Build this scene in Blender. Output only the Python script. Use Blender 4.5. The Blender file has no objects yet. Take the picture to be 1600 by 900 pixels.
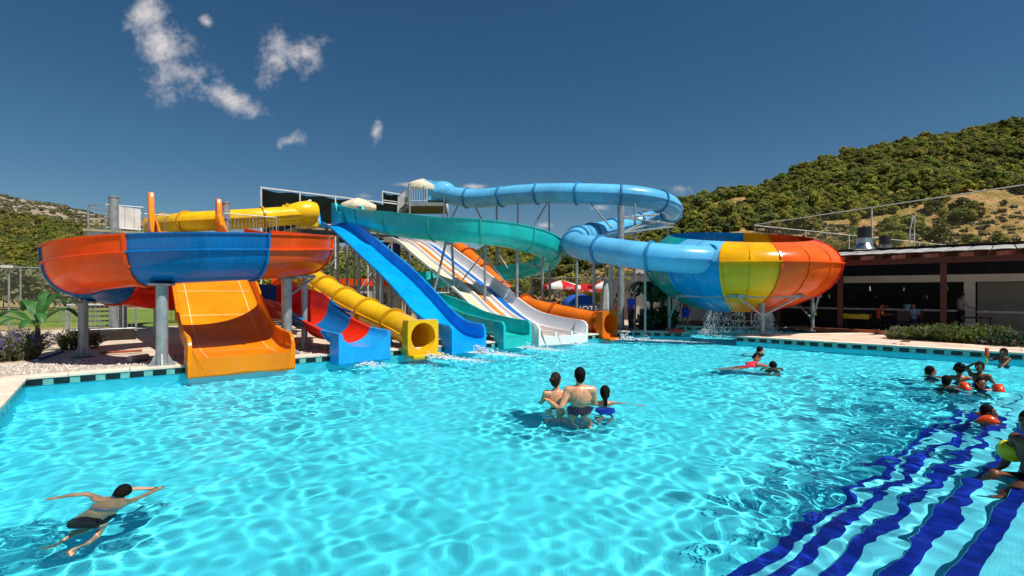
import bpy, bmesh, math, random
import numpy as np
from mathutils import Vector, Matrix, Quaternion, noise as mnoise
random.seed(7)
sc = bpy.context.scene
COL = sc.collection
R = math.radians
PI = math.pi

# ------------------------------------------------------------------ camera, sky, sun, exposure
CAM_H, HORIZON = 2.0, 455.0
cam = bpy.data.cameras.new('camera')
cam_o = bpy.data.objects.new('camera', cam)
COL.objects.link(cam_o)
cam_o.location = (0, 0, CAM_H)
cam_o.rotation_euler = (PI/2, 0, 0)
cam.sensor_width = 36
cam.lens = 18
cam.shift_y = 5/1600
cam.clip_start = .05
cam.clip_end = 9000
sc.camera = cam_o

SUN_DIR = Vector((.40, -.30, .88)).normalized()
sun = bpy.data.lights.new('sun', 'SUN')
sun.energy = 4.9
sun.angle = R(.5)
sun.color = (1, .95, .87)
sun_o = bpy.data.objects.new('sun', sun)
COL.objects.link(sun_o)
sun_o.rotation_euler = SUN_DIR.to_track_quat('Z', 'Y').to_euler()
sun.cycles.is_caustics_light = True

world = bpy.data.worlds.new('World')
sc.world = world
world.use_nodes = True
def build_world():
    nt = world.node_tree
    N, L = nt.nodes, nt.links
    bg = N['Background']
    bg.inputs[1].default_value = SKY_STRENGTH
    sky = N.new('ShaderNodeTexSky')
    sky.sky_type = 'NISHITA'
    sky.sun_disc = False
    sky.sun_elevation = math.asin(SUN_DIR.z)
    sky.sun_rotation = math.atan2(SUN_DIR.x, SUN_DIR.y)
    sky.altitude = 400
    sky.air_density = 1.0
    sky.dust_density = .2
    sky.ozone_density = 4.0
    hs = N.new('ShaderNodeHueSaturation')
    hs.inputs['Saturation'].default_value = 1.22
    hs.inputs['Hue'].default_value = .493
    hs.inputs['Value'].default_value = 1.0
    L.new(sky.outputs[0], hs.inputs['Color'])
    tc = N.new('ShaderNodeTexCoord')
    sep = N.new('ShaderNodeSeparateXYZ')
    L.new(tc.outputs['Generated'], sep.inputs[0])
    def M(op, a, b=None, clamp=False):
        m = N.new('ShaderNodeMath'); m.operation = op; m.use_clamp = clamp
        for i, v in enumerate((a, b)):
            if v is None: continue
            if isinstance(v, (int, float)): m.inputs[i].default_value = v
            else: L.new(v, m.inputs[i])
        return m.outputs[0]
    ysafe = M('MAXIMUM', sep.outputs[1], .05)
    cmb = N.new('ShaderNodeCombineXYZ')
    L.new(M('DIVIDE', sep.outputs[0], ysafe), cmb.inputs[0])
    L.new(M('DIVIDE', sep.outputs[2], ysafe), cmb.inputs[1])
    # warp the cloud coordinates so that the outlines break up
    nz = N.new('ShaderNodeTexNoise'); nz.inputs['Scale'].default_value = 12; nz.inputs['Detail'].default_value = 8
    nz.inputs['Roughness'].default_value = .62
    L.new(cmb.outputs[0], nz.inputs['Vector'])
    nz2 = N.new('ShaderNodeTexNoise'); nz2.inputs['Scale'].default_value = 36; nz2.inputs['Detail'].default_value = 8
    nz2.inputs['Roughness'].default_value = .65
    L.new(cmb.outputs[0], nz2.inputs['Vector'])
    clouds = [(232, 20, 34, 34, 20), (258, 68, 64, 44, 35), (285, 116, 60, 46, 40), (350, 150, 72, 24, 22),
              (428, 94, 42, 44, 10), (474, 86, 54, 32, -18), (452, 220, 34, 13, -20), (588, 206, 11, 22, 12),
              (322, 34, 15, 11, 45), (1064, 295, 26, 13, 0), (745, 292, 22, 6, 0), (853, 352, 20, 7, 0), (938, 324, 16, 7, 0),
              (568, 306, 14, 8, 0), (630, 288, 20, 5, 0)]
    acc = None
    for px, py, rx, ry, rot in clouds:
        mp = N.new('ShaderNodeMapping'); mp.vector_type = 'TEXTURE'
        mp.inputs['Location'].default_value = ((px-800)/800, (HORIZON-py)/800, 0)
        mp.inputs['Rotation'].default_value = (0, 0, R(-rot))
        mp.inputs['Scale'].default_value = (rx/800, ry/800, 1)
        L.new(cmb.outputs[0], mp.inputs[0])
        ln = N.new('ShaderNodeVectorMath'); ln.operation = 'LENGTH'
        L.new(mp.outputs[0], ln.inputs[0])
        v = M('SUBTRACT', 1.0, ln.outputs['Value'])
        acc = v if acc is None else M('MAXIMUM', acc, v)
    d = M('ADD', M('MAXIMUM', acc, -1.5), M('MULTIPLY', M('SUBTRACT', nz.outputs['Fac'], .53), 3.2))
    d = M('ADD', d, M('MULTIPLY', M('SUBTRACT', nz2.outputs['Fac'], .5), 1.7))
    mr = N.new('ShaderNodeMapRange'); mr.interpolation_type = 'SMOOTHSTEP'
    mr.inputs['From Min'].default_value = -.15; mr.inputs['From Max'].default_value = 1.55
    L.new(d, mr.inputs['Value'])
    alpha = M('MULTIPLY', M('MULTIPLY', mr.outputs[0], .85), M('GREATER_THAN', sep.outputs[1], .06))
    mix = N.new('ShaderNodeMix'); mix.data_type = 'RGBA'
    L.new(alpha, mix.inputs['Factor'])
    L.new(hs.outputs[0], mix.inputs['A'])
    c = .70/SKY_STRENGTH
    mix.inputs['B'].default_value = (c, c*.93, c*.92, 1)
    L.new(mix.outputs['Result'], bg.inputs[0])
SKY_STRENGTH = .053
build_world()
sc.view_settings.view_transform = 'Standard'
sc.view_settings.look = 'None'
sc.view_settings.gamma = 1
sc.view_settings.exposure = .22
sc.view_settings.use_curve_mapping = False
sc.cycles.use_denoising = True
sc.cycles.max_bounces = 8
sc.cycles.transmission_bounces = 6
sc.cycles.transparent_max_bounces = 12
sc.cycles.sample_clamp_indirect = 6

# ------------------------------------------------------------------ helpers
def at(px, py, Y):
    """point of the place seen at photo pixel (px,py) when it stands Y metres away"""
    return Vector(((px-800)/800*Y, Y, CAM_H-(py-HORIZON)/800*Y))
def ground_at(px, py, z=0.):
    Y = (CAM_H-z)*800/(py-HORIZON)
    return Vector(((px-800)/800*Y, Y, z))
# pool axes: s runs along the row of slide exits, t away from the pool
AX = Vector((-10.03, 10.56, 0))
EV = Vector((.783, .622, 0)); NV = Vector((-.622, .783, 0))
def st(s, t, z=0.): return AX + EV*s + NV*t + Vector((0, 0, z))
EANG = math.atan2(EV.y, EV.x)

def tag(o, label=None, cat=None, group=None, kind=None):
    if label: o['label'] = label
    if cat: o['category'] = cat
    if group: o['group'] = group
    if kind: o['kind'] = kind
    return o
def empty(name, loc, label=None, cat=None, group=None, rz=0):
    o = bpy.data.objects.new(name, None)
    COL.objects.link(o)
    o.location = loc
    o.rotation_euler.z = rz
    o.empty_display_size = .2
    return tag(o, label, cat, group)
def link(name, me, parent=None):
    o = bpy.data.objects.new(name, me)
    COL.objects.link(o)
    if parent is not None:
        o.parent = parent
    return o
def wmat(o):
    m = Matrix.LocRotScale(o.location, o.rotation_euler, o.scale)
    return wmat(o.parent) @ m if o.parent else m
def copy_tree(o, parent=None):
    c = o.copy(); COL.objects.link(c); c.parent = parent
    for ch in o.children: copy_tree(ch, c)
    return c

class MB:
    """collects geometry in world space; build() links it as one mesh object (stored relative to its parent)"""
    def __init__(s): s.v = []; s.f = []; s.mi = []; s.cur = 0
    def add(s, vs, fs):
        b = len(s.v); s.v += [tuple(v) for v in vs]
        s.f += [tuple(i+b for i in f) for f in fs]; s.mi += [s.cur]*len(fs)
        return s
    def box(s, c, size, rz=0., m=None, bevel=0):
        hx, hy, hz = size[0]/2, size[1]/2, size[2]/2
        rot = m if m is not None else Matrix.Rotation(rz, 3, 'Z')
        c = Vector(c)
        pts = [c + rot @ Vector((x*hx, y*hy, z*hz)) for z in (-1, 1) for y in (-1, 1) for x in (-1, 1)]
        return s.add(pts, [(0, 2, 3, 1), (4, 5, 7, 6), (0, 1, 5, 4), (2, 6, 7, 3), (0, 4, 6, 2), (1, 3, 7, 5)])
    def bar(s, p0, p1, w, h=None):
        p0, p1 = Vector(p0), Vector(p1); h = h or w
        d = p1-p0; L = d.length
        q = d.to_track_quat('X', 'Z').to_matrix()
        return s.box((p0+p1)/2, (L, w, h), m=q)
    def tube(s, p0, p1, r0, r1=None, n=10, caps=True):
        p0, p1 = Vector(p0), Vector(p1); r1 = r0 if r1 is None else r1
        q = (p1-p0).to_track_quat('Z', 'Y').to_matrix()
        vs = []
        for p, r in ((p0, r0), (p1, r1)):
            for i in range(n):
                a = 2*PI*i/n
                vs.append(p + q @ Vector((r*math.cos(a), r*math.sin(a), 0)))
        fs = [(i, (i+1) % n, n+(i+1) % n, n+i) for i in range(n)]
        if caps: fs += [tuple(range(n-1, -1, -1)), tuple(range(n, 2*n))]
        return s.add(vs, fs)
    def path(s, pts, r, n=8, caps=True):
        pts = [Vector(p) for p in pts]
        rs = r if isinstance(r, (list, tuple)) else [r]*len(pts)
        vs = []; fs = []
        up = Vector((0, 0, 1))
        for i, p in enumerate(pts):
            t = (pts[min(i+1, len(pts)-1)]-pts[max(i-1, 0)]).normalized()
            a = t.cross(up)
            if a.length < 1e-3: a = t.cross(Vector((0, 1, 0)))
            a.normalize(); b = a.cross(t)
            for k in range(n):
                th = 2*PI*k/n
                vs.append(p + (a*math.cos(th)+b*math.sin(th))*rs[i])
        for i in range(len(pts)-1):
            for k in range(n):
                fs.append((i*n+k, i*n+(k+1) % n, (i+1)*n+(k+1) % n, (i+1)*n+k))
        if caps:
            fs += [tuple(range(n-1, -1, -1)), tuple(range((len(pts)-1)*n, len(pts)*n))]
        return s.add(vs, fs)
    def ball(s, c, r, nu=10, nv=7, sc=(1, 1, 1), m=None):
        c = Vector(c); vs = []; fs = []
        for j in range(nv+1):
            th = PI*j/nv
            for i in range(nu):
                a = 2*PI*i/nu
                p = Vector((r*sc[0]*math.sin(th)*math.cos(a), r*sc[1]*math.sin(th)*math.sin(a), r*sc[2]*math.cos(th)))
                vs.append(c + (m @ p if m is not None else p))
        for j in range(nv):
            for i in range(nu):
                fs.append((j*nu+i, (j+1)*nu+i, (j+1)*nu+(i+1) % nu, j*nu+(i+1) % nu))
        return s.add(vs, fs)
    def prism(s, poly, z0, z1):
        n = len(poly)
        vs = [(p[0], p[1], z0) for p in poly]+[(p[0], p[1], z1) for p in poly]
        fs = [tuple(range(n-1, -1, -1)), tuple(range(n, 2*n))]+[(i, (i+1) % n, n+(i+1) % n, n+i) for i in range(n)]
        return s.add(vs, fs)
    def build(s, name, mat, parent=None, smooth=False, auto=None, bevel=0):
        me = bpy.data.meshes.new(name)
        vs = s.v
        if parent is not None:
            mi = wmat(parent).inverted()
            vs = [tuple(mi @ Vector(v)) for v in vs]
        me.from_pydata(vs, [], s.f)
        mats = mat if isinstance(mat, (list, tuple)) else [mat]
        for m in mats: me.materials.append(MAT[m] if isinstance(m, str) else m)
        if len(mats) > 1: me.polygons.foreach_set('material_index', s.mi)
        bm = bmesh.new(); bm.from_mesh(me)
        bmesh.ops.remove_doubles(bm, verts=bm.verts, dist=1e-5)
        bmesh.ops.dissolve_degenerate(bm, dist=1e-6, edges=bm.edges)
        bmesh.ops.delete(bm, geom=[v for v in bm.verts if not v.link_faces], context='VERTS')
        bmesh.ops.recalc_face_normals(bm, faces=bm.faces)
        bm.to_mesh(me); bm.free()
        if bevel:
            b = bmesh.new(); b.from_mesh(me)
            es = [e for e in b.edges if len(e.link_faces) == 2 and e.calc_face_angle() > .5]
            bmesh.ops.bevel(b, geom=es, offset=bevel, segments=2, affect='EDGES', profile=.6)
            b.to_mesh(me); b.free()
        if smooth or auto:
            me.polygons.foreach_set('use_smooth', [True]*len(me.polygons))
            if auto: me.set_sharp_from_angle(angle=R(auto))
        me.update()
        return link(name, me, parent)

def catmull(pts, n=8):
    pts = [Vector(p) for p in pts]; out = []
    for i in range(len(pts)-1):
        p0, p1, p2, p3 = pts[max(i-1, 0)], pts[i], pts[i+1], pts[min(i+2, len(pts)-1)]
        for k in range(n):
            t = k/n
            out.append(.5*((2*p1)+(p2-p0)*t+(2*p0-5*p1+4*p2-p3)*t*t+(3*p1-p0-3*p2+p3)*t**3))
    out.append(pts[-1]); return out
def resample(pts, step):
    acc = [0.]
    for a, b in zip(pts, pts[1:]): acc.append(acc[-1]+(b-a).length)
    n = max(2, int(round(acc[-1]/step))); out = []; j = 0
    for k in range(n+1):
        d = acc[-1]*k/n
        while j < len(pts)-2 and acc[j+1] < d: j += 1
        t = (d-acc[j])/max(acc[j+1]-acc[j], 1e-9)
        out.append(pts[j].lerp(pts[j+1], min(max(t, 0), 1)))
    return out
def frames(pts, level=True):
    fr = []
    for i, p in enumerate(pts):
        t = (pts[min(i+1, len(pts)-1)]-pts[max(i-1, 0)]).normalized()
        side = Vector((t.y, -t.x, 0)).normalized()
        up = Vector((0, 0, 1)) if level else side.cross(t).normalized()
        fr.append((p, side, up, t))
    return fr
def sweep(mb, fr, prof, closed=True, cap=True):
    """prof: list of (side, up) or function(i) -> list"""
    n = None
    vs = []; fs = []
    for i, (p, a, b, t) in enumerate(fr):
        pr = prof(i) if callable(prof) else prof
        n = len(pr)
        vs += [p+a*x+b*y for x, y in pr]
    for i in range(len(fr)-1):
        for k in range(n if closed else n-1):
            fs.append((i*n+k, i*n+(k+1) % n, (i+1)*n+(k+1) % n, (i+1)*n+k))
    if closed and cap: # strip caps: profile is an outer run followed by the inner run back
        h = n//2
        for base in (0, (len(fr)-1)*n):
            for k in range(h-1):
                fs.append((base+k, base+k+1, base+n-2-k, base+n-1-k))
    return mb.add(vs, fs)
def shell(line, th):
    """closed profile: line offset outward by th, then line back"""
    pts = [Vector((x, y)) for x, y in line]; out = []
    for i, p in enumerate(pts):
        t = (pts[min(i+1, len(pts)-1)]-pts[max(i-1, 0)]).normalized()
        nrm = Vector((t.y, -t.x))
        out.append(p+nrm*th)
    return [tuple(p) for p in out]+[tuple(p) for p in reversed(pts)]

# ------------------------------------------------------------------ materials
MAT = {}
def srgb(r, g, b):
    f = lambda c: (c/255/12.92) if c/255 <= .04045 else ((c/255+.055)/1.055)**2.4
    return (f(r), f(g), f(b))
def material(name, col, rough=.5, var=.12, scale=3., bump=0., bscale=None, coat=0., metal=0., spec=.5, detail=5., col2=None, mixr=(.4, .6), trans=0., streak=0., inst=0.):
    m = bpy.data.materials.new(name); m.use_nodes = True
    nt = m.node_tree; N, L = nt.nodes, nt.links
    b = N['Principled BSDF']
    b.inputs['Roughness'].default_value = rough
    b.inputs['Metallic'].default_value = metal
    b.inputs['Specular IOR Level'].default_value = spec
    b.inputs['Coat Weight'].default_value = coat
    b.inputs['Coat Roughness'].default_value = .12
    tc = N.new('ShaderNodeTexCoord')
    geo = N.new('ShaderNodeNewGeometry')
    pos = geo.outputs['Position']
    nz = N.new('ShaderNodeTexNoise'); nz.inputs['Scale'].default_value = scale; nz.inputs['Detail'].default_value = detail
    nz.inputs['Roughness'].default_value = .6
    L.new(pos, nz.inputs['Vector'])
    ramp = N.new('ShaderNodeMapRange'); ramp.inputs['From Min'].default_value = mixr[0]; ramp.inputs['From Max'].default_value = mixr[1]
    L.new(nz.outputs['Fac'], ramp.inputs['Value'])
    mix = N.new('ShaderNodeMix'); mix.data_type = 'RGBA'
    L.new(ramp.outputs[0], mix.inputs['Factor'])
    c2 = col2 or tuple(min(1, c*(1+var)) for c in col)
    c1 = col if col2 else tuple(c*(1-var) for c in col)
    mix.inputs['A'].default_value = (*c1, 1); mix.inputs['B'].default_value = (*c2, 1)
    colout = mix.outputs['Result']
    if streak:
        mp = N.new('ShaderNodeMapping'); mp.inputs['Scale'].default_value = (9, 9, .9); L.new(pos, mp.inputs[0])
        n3 = N.new('ShaderNodeTexNoise'); n3.inputs['Scale'].default_value = 1.3; n3.inputs['Detail'].default_value = 7; L.new(mp.outputs[0], n3.inputs['Vector'])
        r3 = N.new('ShaderNodeMapRange'); r3.inputs['From Min'].default_value = .52; r3.inputs['From Max'].default_value = .75
        r3.inputs['To Max'].default_value = streak; L.new(n3.outputs['Fac'], r3.inputs['Value'])
        mx = N.new('ShaderNodeMix'); mx.data_type = 'RGBA'; L.new(r3.outputs[0], mx.inputs['Factor']); L.new(colout, mx.inputs['A'])
        mx.inputs['B'].default_value = (*[.5*c+.22 for c in col], 1)
        colout = mx.outputs['Result']
    if inst: # every plant differs a little from its neighbour
        oi = N.new('ShaderNodeObjectInfo'); mri = N.new('ShaderNodeMapRange'); mri.inputs['To Min'].default_value = 1-inst; mri.inputs['To Max'].default_value = 1+inst
        L.new(oi.outputs['Random'], mri.inputs['Value'])
        hv = N.new('ShaderNodeHueSaturation'); L.new(mri.outputs[0], hv.inputs['Value']); L.new(colout, hv.inputs['Color'])
        m2 = N.new('ShaderNodeMath'); m2.operation = 'MULTIPLY_ADD'; m2.inputs[1].default_value = .05; m2.inputs[2].default_value = .475
        wn = N.new('ShaderNodeMath'); wn.operation = 'FRACT'; w2 = N.new('ShaderNodeMath'); w2.operation = 'MULTIPLY'; w2.inputs[1].default_value = 7.31
        L.new(oi.outputs['Random'], w2.inputs[0]); L.new(w2.outputs[0], wn.inputs[0]); L.new(wn.outputs[0], m2.inputs[0]); L.new(m2.outputs[0], hv.inputs['Hue'])
        colout = hv.outputs[0]
    L.new(colout, b.inputs['Base Color'])
    rr = N.new('ShaderNodeMapRange'); rr.inputs['To Min'].default_value = max(0, rough*.75); rr.inputs['To Max'].default_value = min(1, rough*1.3)
    rr.inputs['From Min'].default_value = .3; rr.inputs['From Max'].default_value = .7
    L.new(nz.outputs['Fac'], rr.inputs['Value']); L.new(rr.outputs[0], b.inputs['Roughness'])
    if bump:
        n2 = N.new('ShaderNodeTexNoise'); n2.inputs['Scale'].default_value = bscale or scale*6; n2.inputs['Detail'].default_value = 4
        L.new(pos, n2.inputs['Vector'])
        bp = N.new('ShaderNodeBump'); bp.inputs['Strength'].default_value = 1; bp.inputs['Distance'].default_value = bump
        L.new(n2.outputs['Fac'], bp.inputs['Height']); L.new(bp.outputs[0], b.inputs['Normal'])
    if trans:
        out = N['Material Output']; tr = N.new('ShaderNodeBsdfTranslucent'); L.new(colout, tr.inputs[0])
        ms = N.new('ShaderNodeMixShader'); ms.inputs[0].default_value = trans
        L.new(b.outputs[0], ms.inputs[1]); L.new(tr.outputs[0], ms.inputs[2]); L.new(ms.outputs[0], out.inputs[0])
    MAT[name] = m
    return m
def fib(name, rgb, **k):
    kw = dict(rough=.26, var=.11, scale=.8, coat=.06, spec=.32, bump=.0015, bscale=5, streak=.13, trans=.18); kw.update(k)
    return material(name, srgb(*rgb), **kw)
fib('amber', (255, 142, 2)); fib('amber_seam', (255, 214, 150)); fib('ring_orange', (246, 84, 4)); fib('ring_red', (226, 44, 6))
fib('ring_blue', (0, 112, 180)); fib('exit_blue', (24, 168, 240)); fib('yellow_fib', (246, 196, 22)); fib('kamikaze', (0, 166, 250))
fib('turquoise', (34, 208, 204)); fib('orange_tube', (238, 120, 22)); fib('tube_blue', (104, 196, 240))
fib('white_fib', (248, 244, 240), streak=.04, var=.04); fib('lane_cream', (250, 222, 176)); fib('lane_orange', (244, 142, 54)); fib('lane_blue', (6, 104, 190))
fib('bowl_teal', (6, 152, 150)); fib('bowl_blue', (0, 152, 216)); fib('bowl_yellow', (255, 184, 0)); fib('bowl_orange', (250, 104, 24)); fib('bowl_red', (214, 46, 18))
fib('decal_black', (24, 22, 24)); fib('decal_blue', (20, 134, 206))
fib('tube_lip', (62, 140, 190)); fib('yellow_lip', (206, 152, 14)); fib('turq_lip', (60, 190, 178)); fib('orange_lip', (190, 84, 14))
material('galv', srgb(152, 158, 160), rough=.45, metal=.35, var=.15, scale=4, streak=.12)
material('galv_dark', srgb(104, 110, 112), rough=.5, metal=.4, var=.18, scale=4)
material('white_metal', srgb(214, 216, 214), rough=.45, var=.08)
material('screen_cloth', (.006, .010, .008), rough=.9, var=.3, scale=2, spec=.1)
material('navy_cloth', (.006, .008, .03), rough=.9, var=.3, scale=2, spec=.1)
material('cream_cloth', srgb(238, 226, 200), rough=.85, var=.06, scale=3, trans=.3)
material('red_cloth', srgb(206, 18, 34), rough=.8, var=.1, scale=3, trans=.2)
material('white_cloth', srgb(236, 234, 230), rough=.8, var=.05, trans=.2)
material('grey_cloth', srgb(168, 170, 166), rough=.85, var=.1)
material('blue_cloth', srgb(24, 86, 176), rough=.8, var=.15)
material('banner_blue', srgb(16, 42, 84), rough=.8, var=.15)
material('concrete', srgb(196, 178, 158), rough=.85, var=.12, scale=2.2, bump=.004, bscale=40)
material('coping', srgb(222, 204, 184), rough=.8, var=.1, scale=2.6, bump=.003, bscale=50)
material('paver', srgb(214, 186, 166), rough=.8, var=.14, scale=1.4, bump=.003, bscale=45)
material('gravel', srgb(190, 178, 164), rough=.95, var=.0, scale=34, bump=.03, bscale=30, col2=srgb(128, 118, 106), mixr=(.42, .68))
material('pebble', srgb(206, 196, 182), rough=.85, var=.2, scale=14)
material('tile_black', (.008, .009, .010), rough=.2, var=.3, scale=6)
material('tile_teal', srgb(108, 172, 160), rough=.22, var=.12, scale=6)
material('tile_navy', (.006, .022, .30), rough=.25, var=.25, scale=5)
material('grout', srgb(170, 200, 200), rough=.7, var=.1)
material('pool_paint', srgb(80, 232, 250), rough=.55, var=.04, scale=.8)
material('pool_step', srgb(104, 224, 242), rough=.5, var=.05, scale=1.5)
material('deck_metal', srgb(150, 148, 118), rough=.6, var=.15)
material('olive_wood', srgb(112, 112, 74), rough=.7, var=.2)
material('white_wall', srgb(226, 216, 206), rough=.85, var=.05, scale=1.2, bump=.003)
material('pink_wall', srgb(214, 186, 172), rough=.85, var=.06)
material('grey_wall', srgb(160, 154, 142), rough=.85, var=.1)
material('roof_grey', srgb(168, 166, 162), rough=.6, var=.12, scale=1.2)
material('timber', srgb(82, 32, 18), rough=.6, var=.25, scale=5, bump=.002)
material('timber_end', srgb(128, 84, 56), rough=.7, var=.2, scale=5)
material('dark_wood', (.018, .010, .007), rough=.6, var=.3)
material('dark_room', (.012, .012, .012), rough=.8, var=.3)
material('chrome', srgb(190, 194, 196), rough=.25, metal=.9, var=.08)
material('black_plastic', (.012, .012, .013), rough=.4, var=.2)
material('window_glass', (.02, .025, .03), rough=.08, var=.1, spec=.8)
material('soil', srgb(92, 62, 42), rough=.95, var=.25, scale=6, bump=.02)
material('terracotta', srgb(150, 74, 46), rough=.8, var=.2)
material('lawn', srgb(104, 124, 40), rough=.95, var=.25, scale=1.5, bump=.03, bscale=25)
material('leaf_banana', (.035, .14, .025), rough=.4, var=.3, scale=5, trans=.3)
material('leaf_dark', (.020, .060, .016), rough=.5, var=.4, scale=3, trans=.2)
material('leaf_bush', (.12, .18, .03), rough=.6, var=.45, scale=4, trans=.3)
material('leaf_lav', (.15, .19, .07), rough=.7, var=.4, scale=4, trans=.25)
material('flower', srgb(124, 92, 168), rough=.7, var=.25, scale=9)
material('flower_pink', srgb(176, 130, 166), rough=.7, var=.25, scale=9)
material('stem', srgb(96, 84, 56), rough=.9, var=.3)
material('bark', srgb(84, 62, 44), rough=.95, var=.3, scale=6)
material('leaf_pine_a', (.235, .255, .038), rough=.85, var=.3, scale=.5, trans=.42, inst=.3)
material('leaf_pine_b', (.145, .17, .032), rough=.85, var=.3, scale=.5, trans=.42, inst=.3)
material('leaf_pine_c', (.285, .27, .044), rough=.85, var=.3, scale=.5, trans=.42, inst=.3)
material('leaf_olive', (.15, .165, .075), rough=.8, var=.4, scale=.8, trans=.2)
material('leaf_scrub', (.12, .115, .045), rough=.9, var=.4, scale=.4)
material('rubber_red', srgb(222, 50, 24), rough=.45, var=.12)
material('vinyl_orange', srgb(255, 84, 30), rough=.3, var=.06, coat=.3, trans=.25)
material('vinyl_yellow', srgb(222, 214, 20), rough=.35, var=.06, coat=.2)
material('hair', (.007, .005, .004), rough=.85, spec=.12, var=.3, scale=30, bump=.004, bscale=60)
material('hair_brown', (.026, .014, .009), rough=.75, spec=.2, var=.3, scale=30, bump=.004, bscale=60)
material('skin', srgb(206, 148, 112), rough=.34, var=.16, scale=9)
material('skin_tan', srgb(158, 96, 64), rough=.34, var=.18, scale=9)
material('skin_dark', srgb(112, 66, 42), rough=.4, var=.1, scale=6)
material('lips', srgb(150, 74, 62), rough=.4)
material('eye_white', srgb(220, 214, 206), rough=.3)
for n_, c_ in (('cl_black', (18, 18, 22)), ('cl_blue', (20, 62, 190)), ('cl_navy', (22, 30, 70)), ('cl_red', (222, 36, 70)), ('cl_purple', (150, 60, 170)),
               ('cl_yellow', (214, 226, 20)), ('cl_grey', (150, 140, 136)), ('cl_pale', (150, 180, 214)), ('cl_orange', (214, 88, 40)), ('cl_white', (220, 220, 218))):
    material(n_, srgb(*c_), rough=.8, var=.1, scale=8)
# ------------------------------------------------------------------ the setting: terrain
def rnd(a, b): return random.uniform(a, b)
U_T = [-3, -1.3, -1.0, -.925, -.8375, -.7875, -.69, -.5, -.25, 0, .1, .16, .24, .3125, .375, .5, .625, .725, .8125, 1.0, 1.5, 3]
T_T = [.19, .205, .192, .178, .160, .151, .131, .099, .083, .082, .092, .108, .132, .166, .186, .219, .262, .287, .305, .333, .38, .40]
def ridge_tan(u): return np.interp(u, U_T, T_T)
def ridge_Y(u): return np.interp(u, [-3, -1, -.5, 0, .3, 3], [560, 560, 450, 340, 250, 250])
def base_Y(u): return np.interp(u, [-3, -1, -.5, 0, .3, .6, 1, 3], [95, 95, 66, 56, 50, 55, 66, 70])
def fbm(x, y, seed=0):
    rng = np.random.default_rng(seed); z = 0*x
    for lam in (70, 45, 30, 18, 11, 7):
        for _ in range(3):
            th = rng.random()*6.28; k = 6.28/lam*rng.uniform(.8, 1.25)
            z = z+lam/70*np.sin(k*(x*np.cos(th)+y*np.sin(th))+rng.random()*6.28)
    return z
def hill_h(X, Y):
    X = np.asarray(X, float); Y = np.asarray(Y, float)
    u = X/np.maximum(Y, 1.)
    yb, yr = base_Y(u), ridge_Y(u)
    t = (Y-yb)/(yr-yb)
    tp = np.clip(t, 0, 1)
    h = ridge_tan(u)*yr*tp**1.22
    h = np.where(t > 1, h*(1-np.clip(t-1, 0, 1)*.7), h)
    w = np.clip(tp*2.5, 0, 1)*np.clip((1.15-t)*3, .15, 1)
    return h+fbm(X, Y, 3)*.85*w-.35*(t <= 0)-.25*np.clip(1-tp*20, 0, 1)
def grid_mesh(name, X, Y, Z, mat, smooth=True):
    n = X.shape
    V = np.stack([X, Y, Z], -1).reshape(-1, 3).astype(np.float32)
    idx = np.arange(n[0]*n[1]).reshape(n)
    F = np.stack([idx[:-1, :-1], idx[:-1, 1:], idx[1:, 1:], idx[1:, :-1]], -1).reshape(-1, 4)
    return quad_mesh(name, V, F, mat, smooth)
def quad_mesh(name, V, F, mat, smooth=True):
    me = bpy.data.meshes.new(name)
    me.vertices.add(len(V)); me.vertices.foreach_set('co', np.asarray(V, np.float32).ravel())
    me.loops.add(F.size); me.loops.foreach_set('vertex_index', F.ravel().astype(np.int32))
    me.polygons.add(len(F)); me.polygons.foreach_set('loop_start', np.arange(0, F.size, F.shape[1], dtype=np.int32))
    me.polygons.foreach_set('use_smooth', np.full(len(F), smooth))
    me.update(calc_edges=True)
    me.materials.append(MAT[mat] if isinstance(mat, str) else mat)
    return me

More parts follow.
